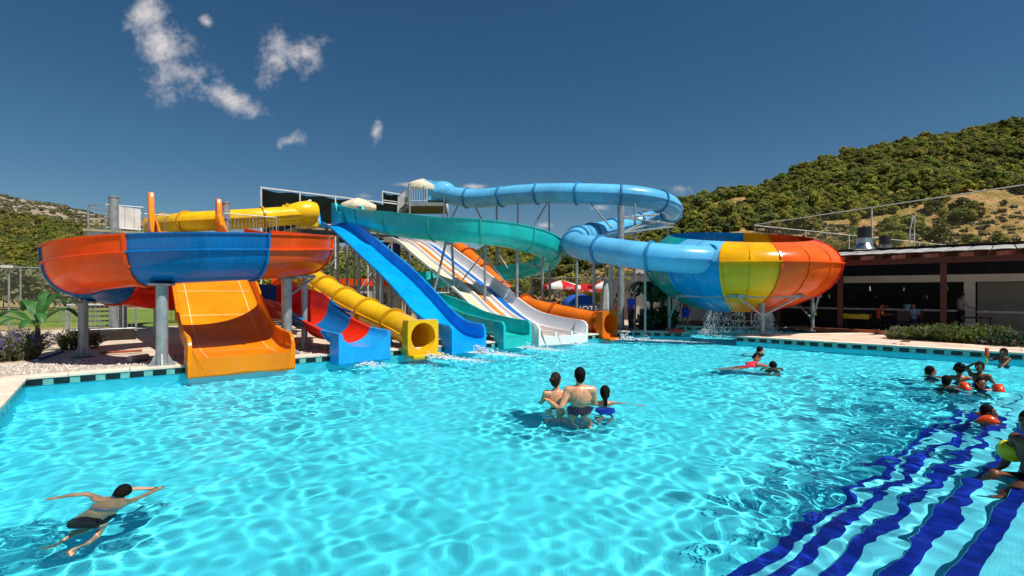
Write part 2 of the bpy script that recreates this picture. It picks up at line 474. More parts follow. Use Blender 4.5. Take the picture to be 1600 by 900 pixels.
def hill_material():
    m = bpy.data.materials.new('hillside'); m.use_nodes = True
    nt = m.node_tree; N, L = nt.nodes, nt.links; b = N['Principled BSDF']
    b.inputs['Roughness'].default_value = .95; b.inputs['Specular IOR Level'].default_value = .1
    geo = N.new('ShaderNodeNewGeometry'); pos = geo.outputs['Position']
    def nz(s, d=6, r=.6):
        n = N.new('ShaderNodeTexNoise'); n.inputs['Scale'].default_value = s; n.inputs['Detail'].default_value = d; n.inputs['Roughness'].default_value = r
        L.new(pos, n.inputs['Vector']); return n.outputs['Fac']
    def rng(v, a, c, lo=0, hi=1):
        r = N.new('ShaderNodeMapRange'); r.inputs['From Min'].default_value = a; r.inputs['From Max'].default_value = c
        r.inputs['To Min'].default_value = lo; r.inputs['To Max'].default_value = hi; L.new(v, r.inputs['Value']); return r.outputs[0]
    def mix(f, a, c):
        x = N.new('ShaderNodeMix'); x.data_type = 'RGBA'; L.new(f, x.inputs['Factor'])
        for k, v in (('A', a), ('B', c)):
            if isinstance(v, tuple): x.inputs[k].default_value = (*v, 1)
            else: L.new(v, x.inputs[k])
        return x.outputs['Result']
    earth = mix(rng(nz(.35), .38, .62), srgb(150, 112, 68), srgb(186, 152, 104))
    grass = mix(rng(nz(.16), .45, .6), earth, srgb(134, 116, 60))
    spots = mix(rng(nz(1.1, 4), .56, .62), grass, srgb(92, 88, 42))
    rockc = mix(rng(nz(.5, 8, .7), .42, .6), srgb(104, 96, 84), srgb(178, 168, 152))
    sep = N.new('ShaderNodeSeparateXYZ'); L.new(pos, sep.inputs[0])
    far = rng(sep.outputs[2], 45, 75)
    lft = rng(sep.outputs[0], -60, -140)
    mul = N.new('ShaderNodeMath'); mul.operation = 'MULTIPLY'; L.new(far, mul.inputs[0]); L.new(lft, mul.inputs[1])
    stone = mix(rng(nz(.9, 3), .66, .70), spots, srgb(176, 166, 150))
    L.new(mix(mul.outputs[0], stone, rockc), b.inputs['Base Color'])
    bp = N.new('ShaderNodeBump'); bp.inputs['Distance'].default_value = .5; L.new(nz(.8, 6), bp.inputs['Height']); L.new(bp.outputs[0], b.inputs['Normal'])
    MAT['hillside'] = m
hill_material()
uu = np.linspace(-2.3, 2.3, 260)
vv = np.concatenate([np.linspace(-.12, 1.02, 100), np.linspace(1.06, 2.0, 14)])
Ug, Vg = np.meshgrid(uu, vv)
Yg = base_Y(Ug)+Vg*(ridge_Y(Ug)-base_Y(Ug)); Xg = Ug*Yg
tag(link('hillside', grid_mesh('hillside', Xg, Yg, hill_h(Xg, Yg), 'hillside')), kind='structure')

# ------------------------------------------------------------------ the setting: pool, decks, ground
PA = st(0, 0); PB = Vector((5.46, 22.86, 0)); PC = Vector((7.75, 22.2, 0)); PD = Vector((7.6, 26.2, 0)); PE = Vector((13.5, 25.0, 0))
PF = Vector((15.2, 21.9, 0)); PG = Vector((9.35, 21.0, 0)); PH = Vector((8.89, 20.25, 0)); PI_ = Vector((14.68, 14.68, 0))
RD = (PI_-PH).normalized()
PJ = PH+RD*17.5
PK = Vector((2.5, .75, 0))+RD*0+EV*13.6      # near right corner, behind the picture
PL = Vector((2.5, .75, 0))-EV*6.5
NEAR = Vector((2.5, .75, 0))                  # the near edge runs parallel to the slide row
PM = AX-NV*9.6
POOL = [PA, PB, PC, PD, PE, PF, PG, PH, PJ, PK, PL, PM]
DEPTH = 1.42
def in_poly(X, Y, poly):
    ins = np.zeros(X.shape, bool); n = len(poly)
    for i in range(n):
        x1, y1 = poly[i][0], poly[i][1]; x2, y2 = poly[(i+1) % n][0], poly[(i+1) % n][1]
        c = ((y1 > Y) != (y2 > Y)) & (X < (x2-x1)*(Y-y1)/((y2-y1) if abs(y2-y1) > 1e-9 else 1e-9)+x1)
        ins ^= c
    return ins
# pool shell: floor and walls
def tri_poly(poly, z):
    from mathutils.geometry import tessellate_polygon
    vs = [Vector((p[0], p[1], z)) for p in poly]
    return vs, [tuple(f) for f in tessellate_polygon([vs])]
mb = MB(); vs, fs = tri_poly(POOL, -DEPTH); mb.add(vs, fs)
n = len(POOL)
for i in range(n):
    a, c = POOL[i], POOL[(i+1) % n]
    mb.add([(a.x, a.y, -DEPTH), (c.x, c.y, -DEPTH), (c.x, c.y, .17), (a.x, a.y, .17)], [(0, 1, 2, 3)])
shell_o = mb.build('pool_shell', 'pool_paint'); tag(shell_o, kind='structure')
RECEIVERS = [shell_o]
# steps along the near side
STEP_S = [.86, 1.21, 1.56, 1.88, 2.16]
a0 = EV; nn = Vector((-EV.y, EV.x, 0))
def near_pt(a, s, z): return EV*a+nn*s+Vector((0, 0, z))
near_s = NEAR.dot(nn)
steps_o = empty('pool_steps', near_pt(2, 0, 0)); tag(steps_o, kind='structure')
tile_mesh = None
bx = MB().box((0, 0, 0), (.235, .135, .012)).build('tile_proto', 'tile_navy', bevel=.002)
tile_mesh = bx.data; COL.objects.unlink(bx); bpy.data.objects.remove(bx)
for k, s in enumerate(STEP_S):
    top = -.16-.175*k
    mb = MB(); z0 = -DEPTH+.001
    a_lo, a_hi = 1.2, 15.9-.45*k
    s0 = near_s-.2
    mb.prism([near_pt(a_lo, s0+.01*k, 0), near_pt(a_hi, s0+.01*k, 0), near_pt(a_hi, s+.088, 0), near_pt(a_lo, s+.088, 0)], z0, top)
    RECEIVERS.append(mb.build('step', 'pool_step', steps_o))
    cnt = int((min(a_hi, 12.6)-a_lo-.2)/.245)
    for i in range(cnt):
        p = near_pt(a_lo+.2+.245*i, s+.015, top+.0045+.001*((i*7) % 3))
        t_ = link('tile', tile_mesh, steps_o)
        t_.location = p-steps_o.location; t_.rotation_euler.z = EANG
        RECEIVERS.append(t_)

# water: real waves, so the caustics and the bent stripes come from the surface itself
WSTEP = .042
def water_height(X, Y):
    rng = np.random.default_rng(11)
    Z = np.zeros_like(X)
    amp = .78+.42*np.sin(X*.55+1.3)*np.sin(Y*.43+.4)+.25*np.sin(X*.21-Y*.3)+.15*np.sin(X*1.3+Y*.7)
    # the surface is choppier round the bathers, before the slide exits and on the steps
    for cx, cy, rr, g in ((1.25, 8.9, 1.1, 3.0), (-4.0, 4.7, .9, 2.8), (9.9, 11.2, 2.4, 2.0), (6.6, 13.7, 1.0, 1.2), (7.6, 8.3, 1.8, 2.3), (5.6, 6.3, 1.6, 2.2), (4.0, 4.9, 1.5, 2.0), (2.9, 4.1, .8, .8), (-3.2, 14.6, 1.6, .5), (5.5, 20.5, 1.8, .6), (-.3, 16.8, 1.6, .5)):
        amp = amp+g*np.exp(-((X-cx)**2+(Y-cy)**2)/(rr*rr))
    for i in range(96):
        lam = .17*(9**rng.random()); k = 2*PI/lam
        th = rng.uniform(0, 2*PI)
        Z += .00128*lam**1.05*np.sin(k*(X*math.cos(th)+Y*math.sin(th))+rng.random()*6.28+.5*np.sin(X*.9+i)+.5*np.sin(Y*.8+2*i))
    Z = Z*amp
    chop = 0*X
    for cx, cy, rr in ((7.6, 8.2, 1.9), (5.8, 6.5, 1.7), (4.3, 5.2, 1.4), (9.9, 11.0, 2.2), (1.25, 8.8, .9), (-4.0, 4.7, .7)): chop = np.maximum(chop, np.exp(-((X-cx)**2+(Y-cy)**2)/(rr*rr)))
    for i in range(44):
        lam = .17*(2.6**rng.random()); k = 2*PI/lam; th = rng.uniform(0, 2*PI)
        Z = Z+chop*.0024*lam*np.sin(k*(X*math.cos(th)+Y*math.sin(th))+rng.random()*6.28)
    return Z
def water():
    xs = np.arange(-11.5, 22, WSTEP); ys = np.arange(-2.5, 26.6, WSTEP)
    X, Y = np.meshgrid(xs, ys)
    ins = in_poly(X, Y, POOL)
    # keep what the picture or its surroundings can show; snap the rim outward under the coping
    pad = ins.copy()
    for _ in range(2):
        q = pad.copy(); q[1:] |= pad[:-1]; q[:-1] |= pad[1:]; q[:, 1:] |= pad[:, :-1]; q[:, :-1] |= pad[:, 1:]; pad = q
    idx = np.full(X.shape, -1); idx[pad] = np.arange(pad.sum())
    c = pad[:-1, :-1] & pad[:-1, 1:] & pad[1:, 1:] & pad[1:, :-1]
    F = np.stack([idx[:-1, :-1][c], idx[:-1, 1:][c], idx[1:, 1:][c], idx[1:, :-1][c]], -1)
    Z = water_height(X, Y)
    V = np.stack([X[pad], Y[pad], Z[pad]], -1)
    m = bpy.data.materials.new('water'); m.use_nodes = True; nt = m.node_tree; N, L = nt.nodes, nt.links; N.clear()
    out = N.new('ShaderNodeOutputMaterial'); rf = N.new('ShaderNodeBsdfRefraction'); gl = N.new('ShaderNodeBsdfGlossy')
    rf.inputs['IOR'].default_value = 1.33; rf.inputs['Roughness'].default_value = 0; rf.inputs['Color'].default_value = (.93, .99, 1, 1)
    gl.inputs['Roughness'].default_value = .02
    fr = N.new('ShaderNodeFresnel'); fr.inputs[0].default_value = 1.33
    mu = N.new('ShaderNodeMath'); mu.operation = 'MULTIPLY'; mu.inputs[1].default_value = .26   # a polarising filter took most of the mirror image away
    mx = N.new('ShaderNodeMixShader')
    nz = N.new('ShaderNodeTexNoise'); nz.inputs['Scale'].default_value = 9; nz.inputs['Detail'].default_value = 5
    geo = N.new('ShaderNodeNewGeometry'); L.new(geo.outputs['Position'], nz.inputs['Vector'])
    bp = N.new('ShaderNodeBump'); bp.inputs['Distance'].default_value = .012; L.new(nz.outputs['Fac'], bp.inputs['Height'])
    L.new(bp.outputs[0], gl.inputs['Normal']); L.new(bp.outputs[0], fr.inputs['Normal'])
    L.new(fr.outputs[0], mu.inputs[0]); L.new(mu.outputs[0], mx.inputs[0]); L.new(rf.outputs[0], mx.inputs[1]); L.new(gl.outputs[0], mx.inputs[2])
    L.new(mx.outputs[0], out.inputs[0])
    MAT['water'] = m
    o = link('water', quad_mesh('water', V, F, 'water')); tag(o, kind='structure')
    o.cycles.is_caustics_caster = True
    return o
water_o = water()

# pool rim: coping slabs and the black and teal tile band, each tile on its own
tb = MB().box((0, 0, 0), (.255, .02, .125)).build('t', 'tile_black', bevel=.003); TB = tb.data; bpy.data.objects.remove(tb)
tt = MB().box((0, 0, 0), (.165, .02, .125)).build('t', 'tile_teal', bevel=.003); TT = tt.data; bpy.data.objects.remove(tt)
rim_o = empty('pool_rim', st(8, .3, .1)); tag(rim_o, kind='structure')
def tile_band(a, b, start=0., until=None):
    d = (b-a); Ln = d.length; d.normalize(); nr = Vector((-d.y, d.x, 0)) # outward
    rz = math.atan2(d.y, d.x); x = start
    while x < (until or Ln)-.1:
        for w, me in ((.26, TB), (.17, TT)):
            if x+w > (until or Ln): break
            o = link('tile', me, rim_o); o.location = a+d*(x+w/2)-nr*(.008+.002*random.random())+Vector((0, 0, .098))-rim_o.location; o.rotation_euler.z = rz
            x += w
        else: continue
        break
    mb = MB(); c = (a+b)/2+nr*.03+Vector((0, 0, .09)); mb.box(c, (Ln, .06, .17), rz); mb.build('grout_backing', 'grout', rim_o)
def coping(a, b, w=.42, slab=1.05, z=.175, th=.055, ext0=0., ext1=0.):
    d = (b-a); Ln = d.length+ext0+ext1; d.normalize(); nr = Vector((-d.y, d.x, 0)); rz = math.atan2(d.y, d.x)
    n = max(1, int(round(Ln/slab))); L1 = Ln/n
    me = MB().box((0, 0, 0), (L1-.012, w, th)).build('coping_slab', 'coping', bevel=.008)
    data = me.data; bpy.data.objects.remove(me)
    for i in range(n):
        o = link('coping_slab', data, rim_o); o.location = a-d*ext0+d*(L1*(i+.5))+nr*(w/2-.035)+Vector((0, 0, z+th/2+.0015*((i*5) % 3)))-rim_o.location; o.rotation_euler.z = rz
tile_band(PA, PB); coping(PA, PB, ext0=.40)
tile_band(PM, PA, start=2.0); coping(PM, PA)
tile_band(PB, PC); coping(PB, PC)
tile_band(PC, PD); coping(PC, PD)
tile_band(PD, PE); coping(PD, PE, ext0=.4, ext1=.4)
tile_band(PE, PF); coping(PE, PF)
tile_band(PF, PG); coping(PF, PG)
tile_band(PG, PH); coping(PG, PH)
tile_band(PH, PJ, until=11.); coping(PH, PJ)

# decks
def slab(name, poly, z, mat, th=.3, kind='structure', parent=None):
    mb = MB(); vs, fs = tri_poly(poly, z); mb.add(vs, fs)
    n = len(poly)
    for i in range(n):
        a, c = poly[i], poly[(i+1) % n]
        mb.add([(a[0], a[1], z-th), (c[0], c[1], z-th), (c[0], c[1], z), (a[0], a[1], z)], [(0, 1, 2, 3)])
    o = mb.build(name, mat, parent)
    if kind and not parent: tag(o, kind=kind)
    return o
slab('gravel_bed', [st(-.6, .36), st(19.2, .36), st(19.2, 3.1), st(-3.4, 3.1), st(-2.2, 1.6)], .185, 'gravel')
slab('service_path', [st(-3.4, 3.1), st(19.2, 3.1), st(19.2, 18), st(-3.0, 18)], .165, 'concrete')
slab('left_deck', [st(-.36, .36), st(-.6, .36), st(-2.2, 1.6), st(-3.4, 3.1), st(-9, 3.1), st(-9, -9.6), st(-.36, -9.6)], .190, 'coping')
back_n = Vector((.276, .961, 0))
slab('back_deck', [PB+back_n*.37, PC+back_n*.37-Vector((.4, 0, 0)), PD+Vector((-.4, .37, 0)), PE+Vector((.5, .4, 0)), PF+Vector((.5, .1, 0)), PF+Vector((3, 3, 0)), Vector((19, 30, 0)), Vector((2, 34, 0)), st(19.2, 12), st(19.2, .3)], .172, 'concrete')
PRD = Vector((-RD.y, RD.x, 0))
slab('right_deck', [PG+Vector((.55, -.28, 0)), PH+RD*.45+PRD*.37, PJ+PRD*.37, PJ+PRD*5.8, PH+RD*6.4+PRD*5.8, PF+Vector((.5, .1, 0)), PF+Vector((.1, -.37, 0))], .184, 'paver', th=.12)
# paving stones of the right deck, laid as far as their joints show
pv_o = empty('deck_paving', PH+RD*5+PRD*1.5+Vector((0, 0, .184))); tag(pv_o, kind='structure')
pv = MB().box((0, 0, 0), (.69, .69, .02)).build('p', 'paver', bevel=.004); PV = pv.data; bpy.data.objects.remove(pv)
for i in range(0, 17):
    for j in range(0, 3):
        c = PH+RD*(1.35+.70*i)+PRD*(.76+.70*j)
        if (c-PG).length < .9 or (i < 6 and j > 0 and c.y > 20.6-.5*i): continue
        o = link('paving_stone', PV, pv_o); o.location = c+Vector((0, 0, .196+.002*random.random()))-pv_o.location; o.rotation_euler.z = math.atan2(RD.y, RD.x)+rnd(-.004, .004)
# ground
def ground():
    xs = np.concatenate([[-4000, -1500, -600, -250, -120], np.arange(-60, 61, 2.), [120, 250, 600, 1500, 4000]])
    ys = np.concatenate([[-4000, -1000, -300, -80], np.arange(-30, 71, 2.), [110, 220, 500, 1200, 4000]])
    X, Y = np.meshgrid(xs, ys)
    Z = np.full(X.shape, .10)
    big = [st(-1.5, 1.5), st(19, 1.5), Vector((6.5, 28.5, 0)), Vector((15.5, 27, 0)), Vector((17.5, 22.5, 0)), PJ+PRD*2.2+RD*2, PK+RD*3-NV*2+EV, PL-NV*3-EV, PM-EV*2]
    Z[in_poly(X, Y, big)] = -2.2
    return link('ground', grid_mesh('ground', X, Y, Z, 'ground_earth', False))
def ground_material():
    m = material('ground_earth', srgb(168, 142, 104), rough=.95, var=0, scale=.22, col2=srgb(132, 122, 66), mixr=(.42, .6), bump=.03, bscale=9)
ground_material()
tag(ground(), kind='structure')
slab('lawn', [at(-60, 470, 30), at(60, 470, 27), at(330, 470, 27), at(420, 470, 42), at(300, 470, 55), at(-300, 470, 55)], .112, 'lawn', th=.05)
# ------------------------------------------------------------------ slides
def arc_profile(r, wall_l, wall_r, n=14, lip=.07):
    """half pipe seen along the ride; wall_l / wall_r: upright wall above the half pipe on each side"""
    line = []
    wall_l, wall_r = max(wall_l, .012), max(wall_r, .012)
    if wall_l > 0: line += [(-r-.05-lip, r+wall_l-.01), (-r-.05, r+wall_l), (-r-.02, r+min(.06, wall_l*.5)), (-r, r)]
    else: line += [(-r-lip, r-.01), (-r, r)]
    for k in range(1, n): a = PI+PI*k/n; line.append((r*math.cos(a), r+r*math.sin(a)))
    if wall_r > 0: line += [(r, r), (r+.02, r+min(.06, wall_r*.5)), (r+.05, r+wall_r), (r+.05+lip, r+wall_r-.01)]
    else: line += [(r, r), (r+lip, r-.01)]
    return line
def flume(parent, pts, mats, lens, r, wl, wr, step=.16, name='channel_section', lipmat=None, th=.035, vs=lambda f: 1.):
    """pts: floor line. lens: section lengths (last repeats); wl/wr functions of fraction 0..1"""
    pts = resample(pts, step); fr = frames(pts); N = len(pts)
    d = [0.]
    for a, b in zip(pts, pts[1:]): d.append(d[-1]+(b-a).length)
    i0 = 0; k = 0
    while i0 < N-1:
        Lk = lens[min(k, len(lens)-1)]
        i1 = i0+1
        while i1 < N-1 and d[i1]-d[i0] < Lk: i1 += 1
        if N-1-i1 < 3: i1 = N-1
        m = mats[k % len(mats)]
        prof = lambda i, i0=i0: shell([(x, y*vs((i+i0)/(N-1))) for x, y in arc_profile(r, wl((i+i0)/(N-1)), wr((i+i0)/(N-1)))], th)
        mb = MB(); sweep(mb, fr[i0:i1+1], prof)
        ridge = [(-r-.10, r-.025), (-r-.10, r+.02), (-r-.025, r+.035), (-r-.025, r-.03)]
        if wl((i0+i1)/2/(N-1)) > .05: sweep(mb, fr[i0:i1+1], ridge, cap=True)
        o = mb.build(name, m, parent, auto=40)
        # joint: a slightly proud flange at the start of the section
        if i0 > 0:
            p, a, b, t = fr[i0]
            pr = lambda i: shell([(x, y*vs(i0/(N-1))) for x, y in arc_profile(r+.002, wl(i0/(N-1)), wr(i0/(N-1)))], .085)
            mb = MB(); sweep(mb, [(p-t*.035, a, b, t), (p+t*.035, a, b, t)], pr)
            pq = [(x, y*vs(i0/(N-1))) for x, y in arc_profile(r, wl(i0/(N-1)), wr(i0/(N-1)))]
            for q in range(1, len(pq)-1, 2):
                if abs(pq[q][0]) > .2 or pq[q][1] < .3:
                    tq_ = Vector(pq[q+1])-Vector(pq[q-1]); nq_ = Vector((tq_.y, -tq_.x)).normalized()*.055; mb.ball(p-t*.05+a*(pq[q][0]+nq_.x)+b*(pq[q][1]+nq_.y), .022, 6, 4)
            mb.build('joint_flange', lipmat or m, o, auto=40)
        i0 = i1; k += 1
    return pts
def circ(r, n=26): return [(r*math.cos(2*PI*k/n), r*math.sin(2*PI*k/n)) for k in range(n)]
def tube_slide(parent, pts, mat, lip, r, seclen, step=.22, n=28, end_open=True):
    pts = resample(pts, step); fr = frames(pts, False); N = len(pts)
    d = [0.]
    for a, b in zip(pts, pts[1:]): d.append(d[-1]+(b-a).length)
    i0 = 0; k = 0
    while i0 < N-1:
        i1 = i0+1
        while i1 < N-1 and d[i1]-d[i0] < seclen: i1 += 1
        if N-1-i1 < 3: i1 = N-1
        m = mat[k % len(mat)] if isinstance(mat, list) else mat
        mb = MB(); sweep(mb, fr[i0:i1+1], circ(r, n), cap=False); sweep(mb, fr[i0:i1+1], circ(r-.03, n), cap=False)
        for s in (-1, 1):
            sweep(mb, fr[i0:i1+1], [(s*(r-.01), -.016), (s*(r+.05), -.016), (s*(r+.05), .016), (s*(r-.01), .016)])
        for f in (fr[i0], fr[i1]):
            p, a, b, t = f; vs = [p+a*x+b*y for x, y in circ(r, n)]+[p+a*x+b*y for x, y in circ(r-.03, n)]
            mb.add(vs, [(q, (q+1) % n, n+(q+1) % n, n+q) for q in range(n)])
        o = mb.build('tube_section', m, parent, auto=40)
        if i0 > 0:
            p, a, b, t = fr[i0]; fl = MB()
            pf = [(r-.005, -.06), (r+.085, -.045), (r+.085, .045), (r-.005, .06)]; vs = []; fs = []
            for q in range(n):
                th = 2*PI*q/n; rad = a*math.cos(th)+b*math.sin(th)
                vs += [p+rad*x+t*y for x, y in pf]
            for q in range(n):
                for w in range(4): fs.append((q*4+w, q*4+(w+1) % 4, ((q+1) % n)*4+(w+1) % 4, ((q+1) % n)*4+w))
            fl.add(vs, fs); fl.build('joint_flange', lip, o, auto=50)
        i0 = i1; k += 1
    return pts
def support(parent, top, r=.06, foot=True, z0=.15, name='support_post', mat='galv', n=12):
    mb = MB(); mb.tube((top[0], top[1], z0), top, r, n=n); o = mb.build(name, mat, parent, auto=40)
    if foot:
        f = MB()
        f.box((top[0], top[1], z0+.04), (r*4.2, r*4.2, .03), .6)
        for k in range(4):
            a = k*PI/2+.6; dx, dy = math.cos(a), math.sin(a)
            p = Vector((top[0], top[1], z0+.05)); w = Vector((-dy, dx, 0))*.012
            i_, o_ = Vector((dx, dy, 0))*r*.9, Vector((dx, dy, 0))*r*2.0; h = Vector((0, 0, r*2.2))
            f.add([p+i_-w, p+o_-w, p+i_+h-w, p+i_+w, p+o_+w, p+i_+h+w], [(0, 1, 2), (3, 5, 4), (0, 3, 4, 1), (1, 4, 5, 2), (2, 5, 3, 0)])
        f.build('base_plate', mat, o)
    return o
def strut(parent, p0, p1, r=.035, mat='galv', name='brace'):
    mb = MB(); mb.tube(p0, p1, r, n=8); return mb.build(name, mat, parent, auto=40)

# straight chutes: profile tables give the floor height over the distance t behind the exit
def zfun(tab):
    ts, zs = [a for a, b in tab], [b for a, b in tab]
    def f(t):
        i = 0
        while i < len(ts)-2 and t > ts[i+1]: i += 1
        def sl(k):
            k = max(0, min(k, len(ts)-1)); a, b = max(k-1, 0), min(k+1, len(ts)-1); return (zs[b]-zs[a])/(ts[b]-ts[a])
        h = ts[i+1]-ts[i]; x = min(max((t-ts[i])/h, 0), 1)
        return (1+2*x)*(1-x)**2*zs[i]+x*(1-x)**2*h*sl(i)+x*x*(3-2*x)*zs[i+1]+x*x*(x-1)*h*sl(i+1)
    return f
def chute_line(w, h, rc=.16, rim=.07, rdrop=.02, hl=None):
    if hl is not None and hl < h:
        L_ = chute_line(w, h, rc, rim, rdrop); n = len(L_)//2; rcl = min(rc, hl*.7)
        return chute_line(w, hl, rcl, rim, rdrop)[:n]+L_[n:]
    half = [(-w/2-rim, h-.035), (-w/2-rim*.8, h), (-w/2-rdrop, h), (-w/2, h-.03), (-w/2, rc)]
    for k in range(1, 6):
        a = PI+PI/2*k/5; half.append((-w/2+rc+rc*math.cos(a), rc+rc*math.sin(a)))
    return half+[(-x, y) for x, y in reversed(half)]
def chute(parent, origin, zf, tmax, w, hf, mat, sec, exit_len=.55, mats=None, back=None, end_round=.22, hl=None):
    hl = hl or (lambda t: None)
    """origin: exit centre on the ground; runs back along `back` (unit)"""
    back = back or NV; side = Vector((-back.y, back.x, 0))
    side = Vector((back.y, -back.x, 0))
    edges = [exit_len]; t = exit_len
    while t < tmax-.01: t = min(tmax, t+sec); edges.append(t)
    t0 = exit_len; k = 0
    def fr_of(t): return (origin+back*t+Vector((0, 0, zf(t))), side, Vector((0, 0, 1)), back)
    for t1 in edges[1:]:
        n = max(2, int((t1-t0)/.22)); ts = [t0+(t1-t0)*i/n for i in range(n+1)]
        mb = MB(); sweep(mb, [fr_of(t) for t in ts], lambda i: shell(chute_line(w, hf(ts[i]), hl=hl(ts[i])), .045))
        o = mb.build('chute_section', (mats[k % len(mats)] if mats else mat), parent, auto=40)
        fl = MB(); sweep(fl, [fr_of(t0-.015), fr_of(t0+.03)], shell(chute_line(w+.004, hf(t0)+.003, hl=hl(t0)), .075)); fl.build('joint_flange', (mats[k % len(mats)] if mats else mat), o, auto=40)
        t0 = t1; k += 1
    # exit piece: thick walls that go down into the water, rounded ends
    n = 6; ts = [exit_len*i/n for i in range(n+1)]
    def ex(i):
        t = ts[i]; h = hf(t)
        x = max(0, 1-t/end_round); h = h-end_round*.75*(1-math.sqrt(max(0, 1-x*x)))
        line = chute_line(w, h, rim=.09, rdrop=.01)
        zb = -zf(t)-.22; m = len(line)
        out = []
        for q, (px_, py_) in enumerate(line):
            f = q/(m-1)
            if q < 2: out.append((px_-.0, py_-.02))
            elif q >= m-2: out.append((px_+.0, py_-.02))
            else: out.append(((-w/2-.09)+(w+.18)*(q-2)/(m-5) if m > 5 else px_, zb))
        out[0] = (-w/2-.095, h-.05); out[1] = (-w/2-.095, zb*.5); out[-1] = (w/2+.095, h-.05); out[-2] = (w/2+.095, zb*.5)
        return out+list(reversed(line))
    mb = MB(); sweep(mb, [fr_of(t) for t in ts], ex)
    return mb.build('exit_section', mat if not mats else mats[-1], parent, auto=38)

# --- wide amber family slide
amber = empty('wide_slide', st(3.98, -.48), 'wide amber orange chute running under the blue and orange ring into the pool', 'water slide')
zo = zfun([(0, .42), (.6, .44), (1.2, .49), (2.0, .66), (2.8, 1.02), (4.0, 1.78), (5.5, 2.55), (7.0, 3.05), (8.5, 3.7), (10, 4.25), (11, 4.42), (12, 4.45)])
W_O = 2.2
orig = st(3.98, -.50)
chute(amber, orig, zo, 11.6, W_O, lambda t: .46 if t > 1.6 else .46+.04*math.sin(t*2), 'amber', 2.3, exit_len=.7, end_round=.3)
def on_chute(orig, zf, t, x, dz=.006, back=NV):
    side = Vector((back.y, -back.x, 0)); return orig+back*t+side*x+Vector((0, 0, zf(t)+dz))
def seam(parent, orig, zf, t0, t1, x0, x1, w=.022, name='joint_seam', mat='amber_seam', dz=.006):
    mb = MB(); n = 30
    along = abs(t1-t0) > abs(x1-x0); vs = []
    for i in range(n+1):
        f = i/n; t = t0+(t1-t0)*f; x = x0+(x1-x0)*f
        for s in (-1, 1):
            vs.append(on_chute(orig, zf, t+(0 if along else s*w/2), x+(s*w/2 if along else 0), dz))
    mb.add(vs, [(2*i, 2*i+1, 2*i+3, 2*i+2) for i in range(n)])
    return mb.build(name, mat, parent)
for x in (-.78, .78): seam(amber, orig, zo, .02, 10.9, x, x)
for t in (.95, 3.25, 5.55, 4.4, 7.85): seam(amber, orig, zo, t, t, -1.0, 1.0)
# painted round patch with dots
mb = MB(); vs = [on_chute(orig, zo, 6.0, 0, .012)]
for k in range(40): a = 2*PI*k/40; vs.append(on_chute(orig, zo, 6.05+.95*math.sin(a), .82*math.cos(a), .012))
mb.add(vs, [(0, 1+k, 1+(k+1) % 40) for k in range(40)]); patch = mb.build('painted_patch', 'decal_blue', amber)
for x, t in ((-.45, 5.75), (0, 5.45), (.42, 5.72), (.2, 6.3), (-.25, 6.35)):
    mb = MB(); vs = [on_chute(orig, zo, t, x, .02)]+[on_chute(orig, zo, t+.15*math.sin(2*PI*k/16), x+.13*math.cos(2*PI*k/16), .02) for k in range(16)]
    mb.add(vs, [(0, 1+k, 1+(k+1) % 16) for k in range(16)]); mb.build('painted_dot', 'decal_black', patch)
# start wings
for sx in (-1, 1):
    mb = MB()
    prof = [(10.1, 0), (12.0, 0), (12.0, 1.55), (11.62, 1.6), (11.5, 1.35), (11.4, .85), (11.1, .72), (10.6, .45)]
    vs = []
    for x in (sx*(W_O/2+.02), sx*(W_O/2+.22)):
        for t, h in prof: vs.append(on_chute(orig, zo, t, x, h+.02))
    n = len(prof)
    mb.add(vs, [tuple(range(n)), tuple(range(2*n-1, n-1, -1))]+[(i, (i+1) % n, n+(i+1) % n, n+i) for i in range(n)])
    mb.build('start_wing', 'amber', amber, bevel=.03, auto=30)

# --- helix: open orange and blue ring slide
HC = Vector((-9.2, 15.35, 0)); HR, hr = 2.82, .74
ring = empty('spiral_slide', HC, 'open spiral slide in orange and dark blue sections on grey posts', 'water slide')
hz = [(86, 3.1), (60, 2.92), (30, 2.7), (0, 2.52), (-30, 2.36), (-77, 2.2), (-122, 2.02), (-168, 1.72), (-214, 1.42), (-260, 1.16), (-300, .98), (-321, .88)]
def hzf(a): return float(np.interp(-a, [-x for x, _ in hz], [z for _, z in hz]))
hp = [HC+Vector((math.cos(R(a))*HR, math.sin(R(a))*HR, hzf(a))) for a in np.arange(86, -321.1, -4)]
exit_c = Vector((-4.42, 14.85, 0))
lastp = hp[-1]
straight = [lastp.lerp(Vector((exit_c.x, exit_c.y, .42)), f) for f in (.3, .55, .8)]
for i, z in enumerate((.70, .56, .46)): straight[i].z = z
hp_all = hp+straight+[Vector((exit_c.x, exit_c.y, .42))]
arc46 = HR*R(46.)
NTOT = None
# the ride: section colours alternate; the first one is short so that the joints fall as in the picture
def wall_l(f): return .42 if f < .62 else (.40 if f < .80 else max(.0, .40-.40*(f-.80)/.14))
def wall_r(f): return 0. if f > .07 else .3
pl = resample(hp_all, .16)
flume(ring, hp_all, ['ring_orange', 'ring_orange', 'ring_orange', 'ring_blue', 'ring_orange', 'ring_blue', 'ring_red', 'ring_blue', 'ring_red', 'ring_blue', 'ring_red', 'exit_blue'],
      [HR*R(24), arc46, arc46, arc46, arc46, arc46, arc46, arc46, arc46, 1.3, 1.0, 1.2], hr, wall_l, wall_r, vs=lambda f: 1. if f < .85 else 1-.42*min(1, (f-.85)/.12))
